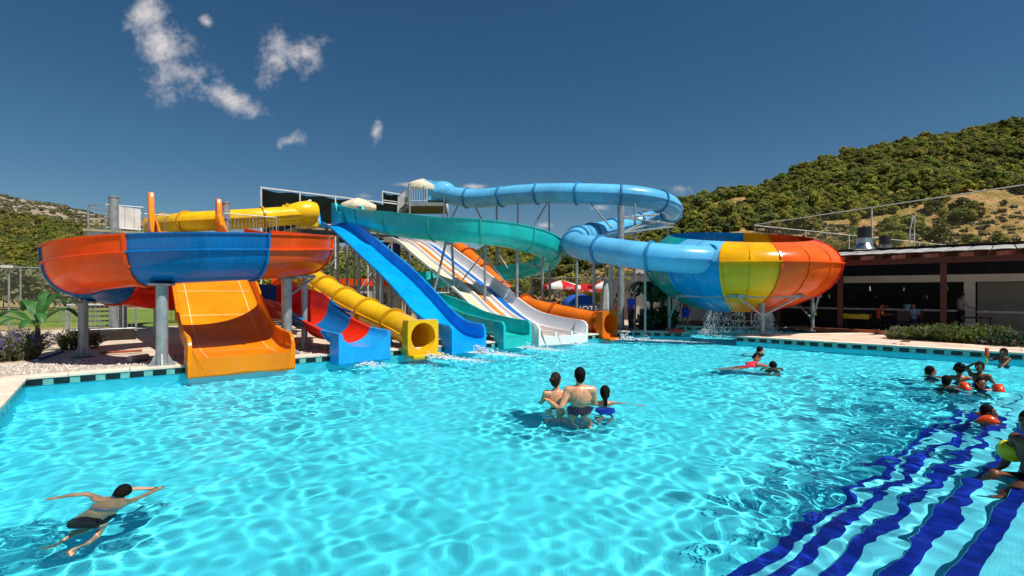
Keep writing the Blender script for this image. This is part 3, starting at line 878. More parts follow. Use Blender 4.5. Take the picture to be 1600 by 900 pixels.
# exit front of the helix: block between channel and water
bk = (lastp-Vector((exit_c.x, exit_c.y, 0))); bk.z = 0; bk.normalize()
sd = Vector((bk.y, -bk.x, 0))
mb = MB()
nq = 14; HV = hr*.58; line = [(-hr-.10, HV), (-hr, HV)]+[(hr*math.cos(PI+PI*k/nq), HV+HV*math.sin(PI+PI*k/nq)) for k in range(1, nq)]+[(hr, HV), (hr+.10, HV)]
def ex_prof(i):
    top = line; out = []
    m = len(line)
    for q in range(m): out.append((-hr-.10+(2*hr+.2)*q/(m-1), -.64))
    out[0] = (-hr-.10, HV-.02); out[1] = (-hr-.10, -.64); out[-1] = (hr+.10, HV-.02); out[-2] = (hr+.10, -.64)
    return out+list(reversed(line))
ec = Vector((exit_c.x, exit_c.y, .42))
sweep(mb, [(ec-bk*.32+Vector((0, 0, -.02)), sd, Vector((0, 0, 1)), bk), (ec+bk*.16+Vector((0, 0, .012)), sd, Vector((0, 0, 1)), bk)], ex_prof)
mb.build('exit_section', 'exit_blue', ring, bevel=0, auto=38)
# posts of the helix
for px, py, Yp, rp, zt in ((253, 572, 12.35, .13, 2.18), (130, 556, 14.3, .115, 1.72), (448, 551, 14.9, .14, 2.40)):
    p = Vector(((px-800)/800*Yp, Yp, zt)); o = support(ring, p, rp, z0=.18)
    mb = MB(); mb.box((p.x, p.y, zt-.02), (.5, .5, .05), .5); mb.build('saddle_plate', 'galv_dark', o)
for a, zt in ((-214, 1.40), (-262, 1.12), (10, 2.5)):
    p = HC+Vector((math.cos(R(a))*HR, math.sin(R(a))*HR, zt)); support(ring, p, .09, z0=.15)
p0 = at(448, 430, 14.9); strut(ring, at(448, 432, 14.9), at(492, 432, 15.6), .05); strut(ring, at(448, 465, 14.9), at(490, 434, 15.6), .035)

# --- yellow tube
yel = empty('tube_slide', st(8.98, -.4), 'yellow closed tube slide with a square exit collar beside the blue exit', 'water slide')
ypts = [at(468, 336, 25.6), at(440, 338, 25.0), at(400, 341, 24.2), at(350, 344, 23.8), at(295, 347, 23.9), at(250, 352, 25), at(236, 360, 27), at(265, 374, 29), at(330, 385, 29.6), at(395, 400, 28.2),
        at(440, 414, 25.6), at(466, 424, 23.6), at(488, 436, 22), at(530, 464, 20.1), at(580, 490, 18.4), at(622, 509, 17.3), at(651, 522, 16.75)]
yc = st(8.98, -.42, .60)
bky = (Vector(ypts[-3])-yc); bky.z = 0; bky.normalize(); bky = (bky*.5+NV*.5).normalized()
ypts = ypts[:-2]+[Vector(ypts[-2])*.5+(yc+bky*1.2+Vector((0, 0, .18)))*.5, yc+bky*.45+Vector((0, 0, .03)), yc+bky*.04]
tube_slide(yel, catmull(ypts), 'yellow_fib', 'yellow_lip', .46, 1.75)
# start bulb
c = at(470, 336, 25.6); mb = MB(); mb.path([c+Vector((-.75, -.25, -.02)), c+Vector((-.4, -.12, .02)), c+Vector((-.05, .05, .12)), c+Vector((.28, .25, .2)), c+Vector((.5, .5, .22))], [.47, .50, .55, .56, .5], n=24); mb.build('start_housing', 'yellow_fib', yel, auto=40)
mb = MB(); mb.path([c+Vector((-.62, -.2, 0)), c+Vector((-.5, -.15, .01))], .55, n=24); mb.build('joint_flange', 'yellow_lip', yel, auto=40)
mb = MB(); mb.box(c+Vector((.1, .5, -.05)), (1.0, .9, 1.0), .5); mb.build('start_box', 'yellow_fib', yel, bevel=.05)
def collar(parent, c, back, w, h, r, mat, zc, depth=.35, zbot=-.25):
    """square exit collar with a round hole; c = hole centre at the front"""
    side = Vector((back.y, -back.x, 0)); n = 32; mb = MB()
    sq = []
    for k in range(n):
        a = 2*PI*k/n; cx, cy = math.cos(a), math.sin(a)
        s = 1/max(abs(cx)/(w/2), abs(cy)/(h/2)); sq.append((cx*s, cy*s))
    rings = []
    for dep, prof in ((0, [(r*.97*math.cos(2*PI*k/n), r*.97*math.sin(2*PI*k/n)) for k in range(n)]), (0, sq), (depth, sq), (depth, [(r*math.cos(2*PI*k/n), r*math.sin(2*PI*k/n)) for k in range(n)])):
        rings.append([c+side*x+Vector((0, 0, y))+back*dep for x, y in prof])
    vs = sum(rings, []); fs = []
    for q in range(4):
        for k in range(n): fs.append((q*n+k, q*n+(k+1) % n, ((q+1) % 4)*n+(k+1) % n, ((q+1) % 4)*n+k))
    mb.add(vs, fs); o = mb.build('exit_collar', mat, parent, auto=35)
    mb = MB(); hb = c.z-h/2-zbot
    mb.box(c+Vector((0, 0, -h/2-hb/2-.004))-back*.10, (w, .55, hb), math.atan2(side.y, side.x)); mb.build('exit_apron', mat, parent, bevel=.03)
    return o
collar(yel, yc, bky, 1.08, 1.02, .44, 'yellow_fib', .62)
for px, py, Yp in ((560, 490, 18.9), (610, 512, 17.6), (500, 452, 21.4)): support(yel, at(px, py, Yp), .05)

# --- blue straight chute
blue = empty('straight_slide', st(10.6, -.52), 'bright blue straight chute dropping between the yellow tube and turquoise exit', 'water slide')
zb = zfun([(0, .36), (.6, .38), (1.2, .46), (2, .78), (3.5, 1.6), (5.3, 2.5), (7.3, 3.35), (9.4, 4.25), (11.2, 5.0), (12.4, 5.35), (13.4, 5.45), (14.2, 5.45)])
ob = st(10.62, -.52)
BD = (Vector((-9.75, 27.2, 0))-ob).normalized()
chute(blue, ob, zb, 14, 1.16, lambda t: .54, 'kamikaze', 1.75, back=BD, exit_len=.6, end_round=.2, hl=lambda t: None if t < .9 else max(.17, .54-.2*(t-.9)))
for sx in (-1, 1):
    mb = MB(); side = Vector((BD.y, -BD.x, 0)); vs = []
    prof = [(12.6, .0), (14.2, 0), (14.2, 1.25), (13.9, 1.3), (13.55, .75), (12.9, .62)]
    for x in (sx*.60, sx*.74):
        for t, h in prof: vs.append(ob+BD*t+side*x+Vector((0, 0, zb(t)+h)))
    n = len(prof); mb.add(vs, [tuple(range(n)), tuple(range(2*n-1, n-1, -1))]+[(i, (i+1) % n, n+(i+1) % n, n+i) for i in range(n)])
    mb.build('start_wing', 'kamikaze', blue, bevel=.03, auto=30)
for t, r_ in ((3.2, .05), (5.6, .06), (8, .06), (10.6, .06)):
    c = ob+BD*t+Vector((0, 0, zb(t)-.05)); side = Vector((BD.y, -BD.x, 0))
    for sx in (-.5, .5): support(blue, c+side*sx, r_, z0=.16)
    strut(blue, c+side*-.5+Vector((0, 0, -zb(t)*.55)), c+side*.5+Vector((0, 0, -.25)), .025)

# --- turquoise spiral
tq = empty('spiral_slide', st(12.7, -.4), 'turquoise open spiral slide sweeping right and back above the striped lanes', 'water slide')
TC = Vector((-1.75, 27.0, 0)); TR, tr = 3.75, .62
tpts = [at(548, 352, 27.6), at(566, 358, 26.4), at(590, 363, 25.2), at(618, 367.5, 24.3)]
for a, z in ((-112, 4.28), (-95, 4.2), (-75, 4.1), (-55, 3.95), (-35, 3.75), (-15, 3.5), (5, 3.25), (25, 3.0), (50, 2.8), (75, 2.62), (100, 2.45), (130, 2.25), (155, 2.05), (180, 1.85), (205, 1.62), (228, 1.42)):
    tpts.append(TC+Vector((math.cos(R(a))*TR, math.sin(R(a))*TR, z)))
# counter-clockwise: the outer side lies to the right of the ride
flume(tq, catmull(tpts, 6), ['turquoise'], [2.15], tr, lambda f: 0. if f > .05 else .3, lambda f: .42 if f < .55 else .34, lipmat='turq_lip')
zt_ = zfun([(0, .36), (.6, .38), (1.4, .44), (3, .62), (5, .88), (7, 1.16), (9, 1.42)])
ot = st(12.72, -.45)
tend = tpts[-1]; TDv = (Vector((tend.x, tend.y, 0))-ot); TL = TDv.length; TDv.normalize()
zt2 = zfun([(0, .36), (.6, .38), (1.4, .44), (3, .62), (TL*.6, .62+(1.42-.62)*.45), (TL, 1.44)])
chute(tq, ot, zt2, TL+.1, 1.05, lambda t: .58, 'turquoise', 2.1, back=TDv, exit_len=.6, end_round=.2)
for sx in (-1, 1):
    c = tpts[0]; mb = MB(); d = (tpts[1]-tpts[0]); d.z = 0; d.normalize(); side = Vector((d.y, -d.x, 0)); vs = []
    prof = [(-.7, 0), (.9, 0), (.75, .55), (.1, .7), (-.15, 1.15), (-.7, 1.2)]
    for x in (sx*.66, sx*.80):
        for t, h in prof: vs.append(c+d*t+side*x+Vector((0, 0, h)))
    n = len(prof); mb.add(vs, [tuple(range(n)), tuple(range(2*n-1, n-1, -1))]+[(i, (i+1) % n, n+(i+1) % n, n+i) for i in range(n)])
    mb.build('start_wing', 'turquoise', tq, bevel=.03, auto=30)
def tqp(a, dz=0): 
    z = float(np.interp(a, [-112, -55, -15, 25, 75, 130, 180, 228], [4.28, 3.95, 3.5, 3.0, 2.62, 2.25, 1.85, 1.42])); return TC+Vector((math.cos(R(a))*TR, math.sin(R(a))*TR, z+dz))
# A-frame in front and posts round the loop
apex = tqp(-108, -.03)
strut(tq, apex+Vector((-.12, 0, 0)), Vector((apex.x-1.0, apex.y-.6, .16)), .06, name='support_post'); strut(tq, apex+Vector((.15, 0, 0)), Vector((apex.x+.35, apex.y+.3, .16)), .06, name='support_post')
strut(tq, apex+Vector((-.62, -.33, -2.3)), apex+Vector((.22, .17, -2.3)), .04); strut(tq, apex+Vector((.25, .1, -2.2)), tqp(-80, -.1), .035); strut(tq, apex+Vector((-.2, 0, -.05)), apex+Vector((.2, 0, -.05)), .06)
for a in (-82, -58, -30, 0, 40, 75, 110, 150, 185): support(tq, tqp(a, -.03), .065, z0=.15)
strut(tq, tqp(-82, -.4), tqp(-45, -3.2), .035); strut(tq, tqp(-58, -.6), tqp(-30, -.5), .03)
for f in (.25, .55, .85): support(tq, ot+TDv*(TL*f)+Vector((0, 0, zt2(TL*f)-.04)), .05)
p = tpts[2]; support(tq, p+Vector((0, 0, -.02)), .06); support(tq, tpts[0]+Vector((.2, 0, -.02)), .06)
strut(tq, p+Vector((0, 0, -.3)), p+Vector((1.0, -.3, -2.8)), .03); strut(tq, p+Vector((0, 0, -2.6)), tpts[0]+Vector((.2, 0, -.4)), .03)

# --- striped multi lane slide
ml = empty('racing_slide', st(15.0, -.4), 'white racing slide with cream, orange and blue lanes beneath the turquoise spiral', 'water slide')
om = st(15.0, -.45)
zm = zfun([(0, .30), (.7, .33), (1.6, .40), (3.0, .62), (4.2, 1.1), (5.4, 1.75), (7.5, 2.75), (9.5, 3.65), (11.2, 4.45), (12.3, 4.8), (13.6, 4.85)])
MD = (Vector((-5.5, 28.9, 0))-om).normalized(); WM = 2.4
msd = Vector((MD.y, -MD.x, 0))
def ml_line(h, low=None):
    w = WM; dv = .17; lw = (w-2*.14)/3
    hq = h if low is None else low
    L_ = [(-w/2-.09, hq-.04), (-w/2-.08, hq), (-w/2, hq), (-w/2+.02, .05), (-w/2+.06, 0)]
    for k in (1, 2):
        x = -w/2+lw*k+.14*(k-1)
        L_ += [(x, 0), (x+.03, dv), (x+.11, dv), (x+.14, 0)]
    L_ += [(w/2-.06, 0), (w/2-.02, .05), (w/2+.05, h*1.02), (w/2+.13, h*1.02), (w/2+.14, h*1.02-.04)]
    return L_
ts = [i*.25 for i in range(int(13.4/.25)+1)]
def mlfr(t): return (om+MD*t+Vector((0, 0, zm(t))), msd, Vector((0, 0, 1)), MD)
t_edges = [0.6, 2.4, 4.6, 6.8, 9.0, 11.2, 13.4]
for a, b in zip(t_edges, t_edges[1:]):
    tt_ = [a+(b-a)*i/9 for i in range(10)]
    mb = MB(); sweep(mb, [mlfr(t) for t in tt_], lambda i: shell(ml_line(.52, max(.2, .52-.14*max(0, tt_[i]-.8))), .05)); mb.build('chute_section', 'white_fib', ml, auto=35)
def mlex(i):
    t = (0, .12, .3, .6)[i]; h = .52-(.2, .06, .0, 0)[i]; line = ml_line(h); m = len(line); zb_ = -zm(t)-.22; out = [(-WM/2-.1+(WM+.2)*q/(m-1), zb_) for q in range(m)]
    out[0] = (-WM/2-.1, h-.06); out[1] = (-WM/2-.1, zb_); out[-1] = (WM/2+.1, h-.06); out[-2] = (WM/2+.1, zb_)
    return out+list(reversed(line))
mb = MB(); sweep(mb, [mlfr(t) for t in (0, .12, .3, .6)], mlex); mb.build('exit_section', 'white_fib', ml, auto=35)
lw = (WM-.28)/3
for k, m in enumerate(('lane_cream', 'lane_orange', 'lane_blue')):
    x0 = -WM/2+lw*k+.14*k+(.12, .10, .20)[k]; x1 = x0+(.46, .42, .36)[k]
    mb = MB(); vs = []
    for t in ts[1:]:
        for x in (x0, x1): vs.append(om+MD*t+msd*x+Vector((0, 0, zm(t)+.008)))
    mb.add(vs, [(2*i, 2*i+1, 2*i+3, 2*i+2) for i in range(len(ts)-2)]); mb.build('lane', m, ml, smooth=True)
for t in (3.5, 6, 8.5, 11):
    for sx in (-.9, .9): support(ml, om+MD*t+msd*sx+Vector((0, 0, zm(t)-.05)), .055)
    strut(ml, om+MD*t+msd*-.9+Vector((0, 0, .4)), om+MD*t+msd*.9+Vector((0, 0, zm(t)-.2)), .025)
    strut(ml, om+MD*t+msd*-.9+Vector((0, 0, zm(t)-.3)), om+MD*(t-1.5)+msd*-.9+Vector((0, 0, .3)), .025)

# --- orange tube
og = empty('tube_slide', st(18.0, -.4), 'orange closed tube slide lying beyond the white racing slide', 'water slide')
oc = Vector((4.15, 21.62, .62))
opts = [at(678, 358, 33.2), at(704, 378, 31.6), at(740, 409, 29.5), at(775, 444, 27.4), at(796, 463, 26.2), at(818, 475, 25.2), at(840, 484, 24.2), at(885, 493, 23.1), at(920, 500, 22.3), oc+Vector((-.3, .32, .03)), oc+Vector((-.03, .04, 0))]
tube_slide(og, catmull(opts), 'orange_tube', 'orange_lip', .45, 2.1)
bko = (Vector(opts[-3])-oc); bko.z = 0; bko.normalize()
collar(og, oc, (bko*.4+NV*.6).normalized(), 1.06, 1.10, .44, 'orange_tube', .62)
for i in (2, 4, 6, 7): support(og, Vector(opts[i])-Vector((0, 0, .4)), .05)

# --- light blue tube that feeds the bowl
lb = empty('tube_slide', at(970, 520, 24)*1.0, 'pale blue closed tube winding on tall posts into the bowl', 'water slide')
lb.location = (5.1, 24, .15)
lpts = [at(684, 301, 33.4), at(700, 304, 33), at(716, 307.5, 32.5), at(742, 310, 32), at(772, 308, 31.4), at(815, 304, 30.5), at(860, 302, 29.7), at(920, 303, 28.8), at(985, 306, 28.4), at(1030, 314, 28.8), at(1050, 326, 30.0),
        at(1040, 338, 31.6), at(1005, 347, 32.2), at(960, 357, 31.2), at(922, 366, 29.2), at(900, 373, 26.8), at(897, 381, 24.8), at(916, 387, 23.4), at(950, 392, 22.4), at(1000, 399, 21.4), at(1055, 404, 20.75), at(1108, 407, 20.75), at(1146, 409, 21.3)]
LP = catmull(lpts)
tube_slide(lb, LP, 'tube_blue', 'tube_lip', .58, 2.3, n=32)
mb = MB(); c = at(684, 300, 33.5); mb.ball(c+Vector((.35, -.1, .05)), .76, 20, 12, (1.1, .85, .82)); mb.build('start_housing', 'tube_blue', lb, smooth=True)
mb = MB(); mb.box(c+Vector((-.25, .1, -.02)), (.9, 1.3, 1.25), .15); mb.box(c+Vector((-.55, -.55, .1)), (.5, .1, 1.1), .15); mb.build('start_box', 'tube_blue', lb, bevel=.04)
posts = [(970, 24.6, 322, .17), (992, 26.5, 318, .06), (1043, 30.6, 352, .07), (901, 25.5, 388, .065), (928, 23.3, 400, .065), (955, 22.6, 406, .09), (776, 31.2, 320, .06), (809, 30.4, 318, .05), (858, 29.6, 312, .05), (1008, 21.2, 412, .05)]
for px, Yp, py, r_ in posts: support(lb, at(px, py, Yp), r_, z0=.15)
br = at(970, 340, 24.6)
for dz in (0, -.75):
    q = Vector((0, 0, dz)); strut(lb, br+q, at(1030, 335, 28.4)+q*.5, .05); strut(lb, br+q, at(1052, 350, 29.5)+q*.2, .045)
strut(lb, br+Vector((0, 0, -.8)), at(1025, 336, 28), .04); strut(lb, br+Vector((0, 0, .35)), at(1018, 352, 27.5), .035)
strut(lb, at(858, 312, 29.6), at(832, 356, 29.6), .045); strut(lb, at(920, 314, 28.8), at(955, 356, 26.5), .045); strut(lb, at(742, 322, 32), at(756, 350, 32), .05); strut(lb, at(716, 320, 32.5), at(704, 345, 32.5), .05)
strut(lb, at(776, 392, 31.0), at(820, 462, 30), .05)

# --- bowl
BC = Vector((10.3, 23.3, 0)); BR = 4.02
bowl = empty('bowl_slide', BC+Vector((0, 0, .0)), 'big round bowl slide in teal, blue, yellow, orange and red panels', 'water slide')
NA = 144
def bowl_prof(phi):
    top = 4.46+.54*math.sin(phi)
    pr = [(1.25, 1.10), (1.35, 1.12), (2.3, 1.45), (3.12, 1.82), (3.55, 2.14), (3.86, 2.55), (4.0, 2.9), (BR, 3.14)]
    hgt = top-3.14
    pr += [(BR-.06, 3.14+hgt*.25), (BR-.22, 3.14+hgt*.52), (BR-.50, 3.14+hgt*.78), (BR-.86, 3.14+hgt*.95), (BR-1.0, top)]
    return pr
bands = [('bowl_blue', 62, 160), ('bowl_teal', 160, 204), ('bowl_blue', 204, 237), ('bowl_yellow', 237, 268), ('bowl_orange', 268, 318), ('bowl_red', 318, 372), ('bowl_orange', 12, 40), ('bowl_yellow', 40, 62)]
for m, a0_, a1_ in bands:
    n_ = int((a1_-a0_)/2.5); mb = MB(); vs = []; rows = None
    for layer, off in ((0, 0.), (1, -.05)):
        for k in range(n_+1):
            ph = R(a0_+(a1_-a0_)*k/n_)
            for r_, z_ in bowl_prof(ph):
                vs.append(BC+Vector(((r_+off)*math.cos(ph), (r_+off)*math.sin(ph), z_+(0 if off == 0 else .02))))
    M_ = len(bowl_prof(0)); T_ = (n_+1)*M_; fs = []
    for k in range(n_):
        for q in range(M_-1):
            a = k*M_+q; fs.append((a, a+M_, a+M_+1, a+1)); fs.append((T_+a, T_+a+1, T_+a+M_+1, T_+a+M_))
        a = k*M_+M_-1; fs.append((a, a+M_, T_+a+M_, T_+a))
        a = k*M_; fs.append((a, T_+a, T_+a+M_, a+M_))
    mb.add(vs, fs)
    if m == 'bowl_blue' and a0_ == 204: # its upper half carries on the pale colour of the tube
        cut = 7
        up_f = [f for f in mb.f if all((i % M_) >= cut for i in f)]; lo_f = [f for f in mb.f if not all((i % M_) >= cut for i in f)]
        m2 = MB(); m2.add(mb.v, up_f); m2.build('upper_panel', 'tube_blue', bowl, auto=40); mb.f = lo_f; mb.mi = [0]*len(lo_f)
    pan = mb.build('bowl_panel', m, bowl, auto=40)
    # ribs at the joints: one at the start and some inside wide panels
    nr_ = max(1, int(round((a1_-a0_)/19)))
    for q in range(nr_):
        ph = R(a0_+(a1_-a0_)*q/nr_); rd = Vector((math.cos(ph), math.sin(ph), 0)); tn = Vector((-rd.y, rd.x, 0))
        pf = bowl_prof(ph); mb = MB(); vs = []
        w_ = .045 if q == 0 else .028; hh = .07 if q == 0 else .04
        for r_, z_ in pf[1:]:
            c_ = BC+rd*r_+Vector((0, 0, z_)); o_ = rd*hh+Vector((0, 0, -hh*.3))
            vs += [c_-tn*w_-rd*.01, c_-tn*w_+o_, c_+tn*w_+o_, c_+tn*w_-rd*.01]
        mm = len(pf)-1
        mb.add(vs, [(4*i+j, 4*i+(j+1) % 4, 4*i+4+(j+1) % 4, 4*i+4+j) for i in range(mm-1) for j in range(4)]+[(0, 1, 2, 3), (4*mm-1, 4*mm-2, 4*mm-3, 4*mm-4)]); mb.build('rib', m, pan)
    # horizontal flange between lower and upper shell
    mb = MB(); vs = []
    for k in range(n_+1):
        ph = R(a0_+(a1_-a0_)*k/n_); rd = Vector((math.cos(ph), math.sin(ph), 0))
        for r_, z_ in ((BR-.01, 3.10), (BR+.09, 3.11), (BR+.09, 3.16), (BR-.01, 3.18)): vs.append(BC+rd*r_+Vector((0, 0, z_)))
    mb.add(vs, [(4*i+j, 4*i+(j+1) % 4, 4*i+4+(j+1) % 4, 4*i+4+j) for i in range(n_) for j in range(4)]); mb.build('shell_flange', m, pan, auto=40)
# steel ring and legs
mb = MB(); pts = [BC+Vector((3.22*math.cos(2*PI*k/8+.35), 3.22*math.sin(2*PI*k/8+.35), 1.80)) for k in range(9)]
for a, b in zip(pts, pts[1:]): mb.bar(a, b, .10, .12)
mb.build('support_ring', 'galv', bowl)
for k, (x, y, z0) in enumerate(((10.2, 20.85, .19), (13.62, 23.2, .17), (7.25, 23.6, .17), (10.6, 26.3, .17), (12.75, 25.9, .17), (7.7, 26.6, .17))):
    d = Vector((x, y, 0))-BC; ang = math.atan2(d.y, d.x); top = BC+Vector((math.cos(ang)*3.15, math.sin(ang)*3.15, 1.78))
    o = support(bowl, Vector((x, y, 1.76)), .09 if k == 0 else .075, z0=z0)
    tn = Vector((-math.sin(ang), math.cos(ang), 0))
    for s in (-1, 1): strut(bowl, Vector((x, y, 1.0 if k == 0 else .7)), BC+Vector((math.cos(ang), math.sin(ang), 0))*2.95+tn*s*1.15+Vector((0, 0, 1.76)), .045)
# ------------------------------------------------------------------ towers, screens, parasols
def railing(parent, pts, h=1.0, gap=.14, mat='galv', r=.022, rb=.010, mid=False, name='railing', post_every=1):
    """one railing run: top rail, bottom rail, balusters, posts"""
    mb = MB()
    for i, (a, b) in enumerate(zip(pts, pts[1:])):
        a, b = Vector(a), Vector(b); up = Vector((0, 0, h))
        mb.tube(a+up, b+up, r, n=8); mb.tube(a+Vector((0, 0, .1)), b+Vector((0, 0, .1)), r*.7, n=6)
        n = max(1, int((b-a).length/gap))
        for k in range(1, n):
            p = a.lerp(b, k/n); mb.tube(p+Vector((0, 0, .1)), p+up, rb, n=4, caps=False)
    for p in pts: mb.tube(Vector(p), Vector(p)+Vector((0, 0, h)), r*1.25, n=8)
    return mb.build(name, mat, parent, auto=40)
def deck_box(parent, poly, z, th=.09, mat='deck_metal', joist=True, name='platform_deck'):
    mb = MB(); mb.prism(poly, z-th, z); o = mb.build(name, mat, parent)
    return o
# left tower
T1 = empty('slide_tower', st(4.5, 12.5), 'grey steel start tower with round columns behind the orange spiral', 'tower')
deck_box(T1, [st(.6, 11.15), st(9.0, 11.15), st(9.0, 14.2), st(1.9, 14.2), st(1.9, 17.2), st(.6, 17.2)], 4.42)
for s, t, top in ((1.55, 11.3, 5.72), (5.55, 11.6, 5.95), (8.8, 11.4, 4.4), (8.8, 14, 4.4), (5.0, 14, 4.4), (1.9, 14.1, 4.4)):
    mb = MB(); mb.tube(st(s, t, .15), st(s, t, top), .165, n=20); o = mb.build('column', 'galv', T1, auto=40)
    mb = MB(); mb.tube(st(s, t, .15), st(s, t, .32), .26, n=20); mb.build('column_base', 'galv_dark', o, auto=40)
    if top > 5: 
        mb = MB(); mb.tube(st(s, t, top), st(s, t, top+.06), .19, n=20); mb.build('column_cap', 'galv', o, auto=40)
for a, b in ((11.2, 11.2), (14.1, 14.1)):
    mb = MB(); mb.bar(st(.7, a, 4.22), st(8.9, a, 4.22), .14, .2); mb.build('beam', 'galv_dark', T1)
railing(T1, [st(1.9, 14.1, 4.42), st(.75, 12.6, 4.42), st(.75, 11.9, 4.42), st(1.3, 11.25, 4.42), st(2.5, 11.25, 4.42)], gap=.24)
railing(T1, [st(5.4, 11.3, 4.42), st(6.6, 11.3, 4.42), st(7.6, 11.3, 4.42)], h=1.05)
railing(T1, [st(1.9, 14.1, 4.42), st(5, 14.1, 4.42), st(9, 14.1, 4.42)], h=1.1, gap=.3)
mb = MB(); mb.box(st(2.05, 11.9, 5.0), (.9, .03, .9), EANG+.5); o = mb.build('notice_board', 'white_metal', T1)
for k in range(1, 5):
    mb = MB(); mb.bar(st(2.05, 11.9, 5.0)+Vector((math.cos(EANG+.5)*(k*.18-.45), math.sin(EANG+.5)*(k*.18-.45), -.45))-Vector((0, .02, 0)), st(2.05, 11.9, 5.0)+Vector((math.cos(EANG+.5)*(k*.18-.45), math.sin(EANG+.5)*(k*.18-.45), .45))-Vector((0, .02, 0)), .006, .012); mb.build('panel_joint', 'grey_cloth', o)
# stair flight with railings at the foot
for k in range(22):
    f = k/21; mb = MB(); mb.box(st(1.25, 11.6+5.4*f, .42+3.95*f), (1.1, .28, .05), EANG); mb.build('stair_tread', 'galv_dark', T1)
for s in (.65, 1.85):
    mb = MB(); mb.bar(st(s, 11.4, .25), st(s, 17.1, 4.40), .05, .22); mb.build('stringer', 'galv_dark', T1)
    railing(T1, [st(s, 11.6, .5), st(s, 14.3, 2.45), st(s, 17, 4.42)], h=.95, gap=.2)
LND = st(1.2, 10.4)
mb = MB(); mb.box(LND+Vector((0, 0, .32)), (2.0, 1.5, .34), EANG); mb.build('stair_landing', 'dark_wood', T1)
railing(T1, [st(2.2, 9.65, .5), st(.2, 9.65, .5), st(.2, 11.1, .5)], h=1.0, gap=.13, r=.03)
railing(T1, [st(2.75, 9.2, .75), st(4.6, 9.2, .75)], h=.95, gap=.13, r=.025)
for s in (2.75, 4.6): mb = MB(); mb.tube(st(s, 9.2, .15), st(s, 9.2, .8), .04, n=8); mb.build('railing_foot', 'galv', T1)

# middle tower (blue chute, turquoise spiral)
M0 = ob+BD*14.9
T2 = empty('slide_tower', Vector((M0.x, M0.y, .15)), 'steel start platform under the white parasol at the blue chute', 'tower')
bs = Vector((BD.y, -BD.x, 0))
poly = [M0-bs*1.4-BD*.7, M0+bs*4.3-BD*.7, M0+bs*4.3+BD*2.2, M0-bs*1.4+BD*2.2]
deck_box(T2, poly, 5.42)
for a, b in ((-1.2, -.5), (1.4, -.5), (4.1, -.5), (-1.2, 2), (1.4, 2), (4.1, 2)):
    support(T2, M0+bs*a+BD*b+Vector((0, 0, 5.35)), .08, name='column')
for a in (-1.2, 1.4):
    strut(T2, M0+bs*a-BD*.5+Vector((0, 0, 1)), M0+bs*(a+2.6)-BD*.5+Vector((0, 0, 4.8)), .035); strut(T2, M0+bs*a-BD*.5+Vector((0, 0, 4.8)), M0+bs*(a+2.6)-BD*.5+Vector((0, 0, 1)), .035)
mb = MB(); mb.bar(M0-bs*1.3-BD*.5+Vector((0, 0, 5.2)), M0+bs*4.2-BD*.5+Vector((0, 0, 5.2)), .12, .2); mb.build('beam', 'galv_dark', T2)
railing(T2, [M0+bs*.85-BD*.6+Vector((0, 0, 5.42)), M0+bs*1.75-BD*.6+Vector((0, 0, 5.42))], h=1.0)
railing(T2, [M0+bs*3.4-BD*.6+Vector((0, 0, 5.42)), M0+bs*4.2-BD*.6+Vector((0, 0, 5.42)), M0+bs*4.2+BD*2.1+Vector((0, 0, 5.42))], h=1.0)
mb = MB(); c = at(607, 408, 30.5); mb.box(c, (1.4, .05, 2.3), .2); mb.build('dark_tarpaulin', 'navy_cloth', T2)

# high tower of the pale blue tube
T3 = empty('slide_tower', (-5.6, 34, .15), 'tall thin steel platform with railing where the pale blue tube starts', 'tower')
Z3 = at(660, 322, 33.8).z
P3 = [at(640, 0, 32.4), at(694, 0, 32.4), at(700, 0, 36), at(622, 0, 36)]
P3 = [Vector((p.x, p.y, 0)) for p in P3]
mb = MB(); mb.prism(P3, Z3-.06, Z3); dk = mb.build('platform_deck', 'olive_wood', T3)
for k in range(8):
    f = (k+.5)/8; mb = MB(); mb.bar(P3[0].lerp(P3[3], f)+Vector((0, 0, Z3-.14)), P3[1].lerp(P3[2], f)+Vector((0, 0, Z3-.14)), .07, .15); mb.build('joist', 'olive_wood', dk)
for p in P3: support(T3, p+Vector((0, 0, Z3+(.95 if p is P3[0] else 0))), .06, name='column')
for a, b in ((0, 1), (1, 2), (3, 0)):
    mb = MB(); mb.bar(P3[a]+Vector((0, 0, Z3-.12)), P3[b]+Vector((0, 0, Z3-.12)), .06, .2); mb.build('beam', 'galv', T3)
railing(T3, [P3[0]+Vector((0, 0, Z3)), P3[0].lerp(P3[1], .5)+Vector((0, 0, Z3))], h=1.05, mat='white_metal'); railing(T3, [P3[3]+Vector((0, 0, Z3)), P3[0]+Vector((0, 0, Z3))], h=1.05, mat='white_metal')
railing(T3, [P3[1]+Vector((0, 0, Z3)), P3[2]+Vector((0, 0, Z3))], h=.5, mat='white_metal')
for a, b in ((0, 1), (3, 0)):
    strut(T3, P3[a]+Vector((0, 0, 1)), P3[b]+Vector((0, 0, Z3-.5)), .03)
for k in range(9):
    f = k/8; mb = MB(); mb.box(at(622-18*f, 0, 36).xy.to_3d()+Vector((-.3*f, .8*f, Z3-.2-1.7*f)), (.9, .25, .04), .2); mb.build('stair_tread', 'galv_dark', T3)

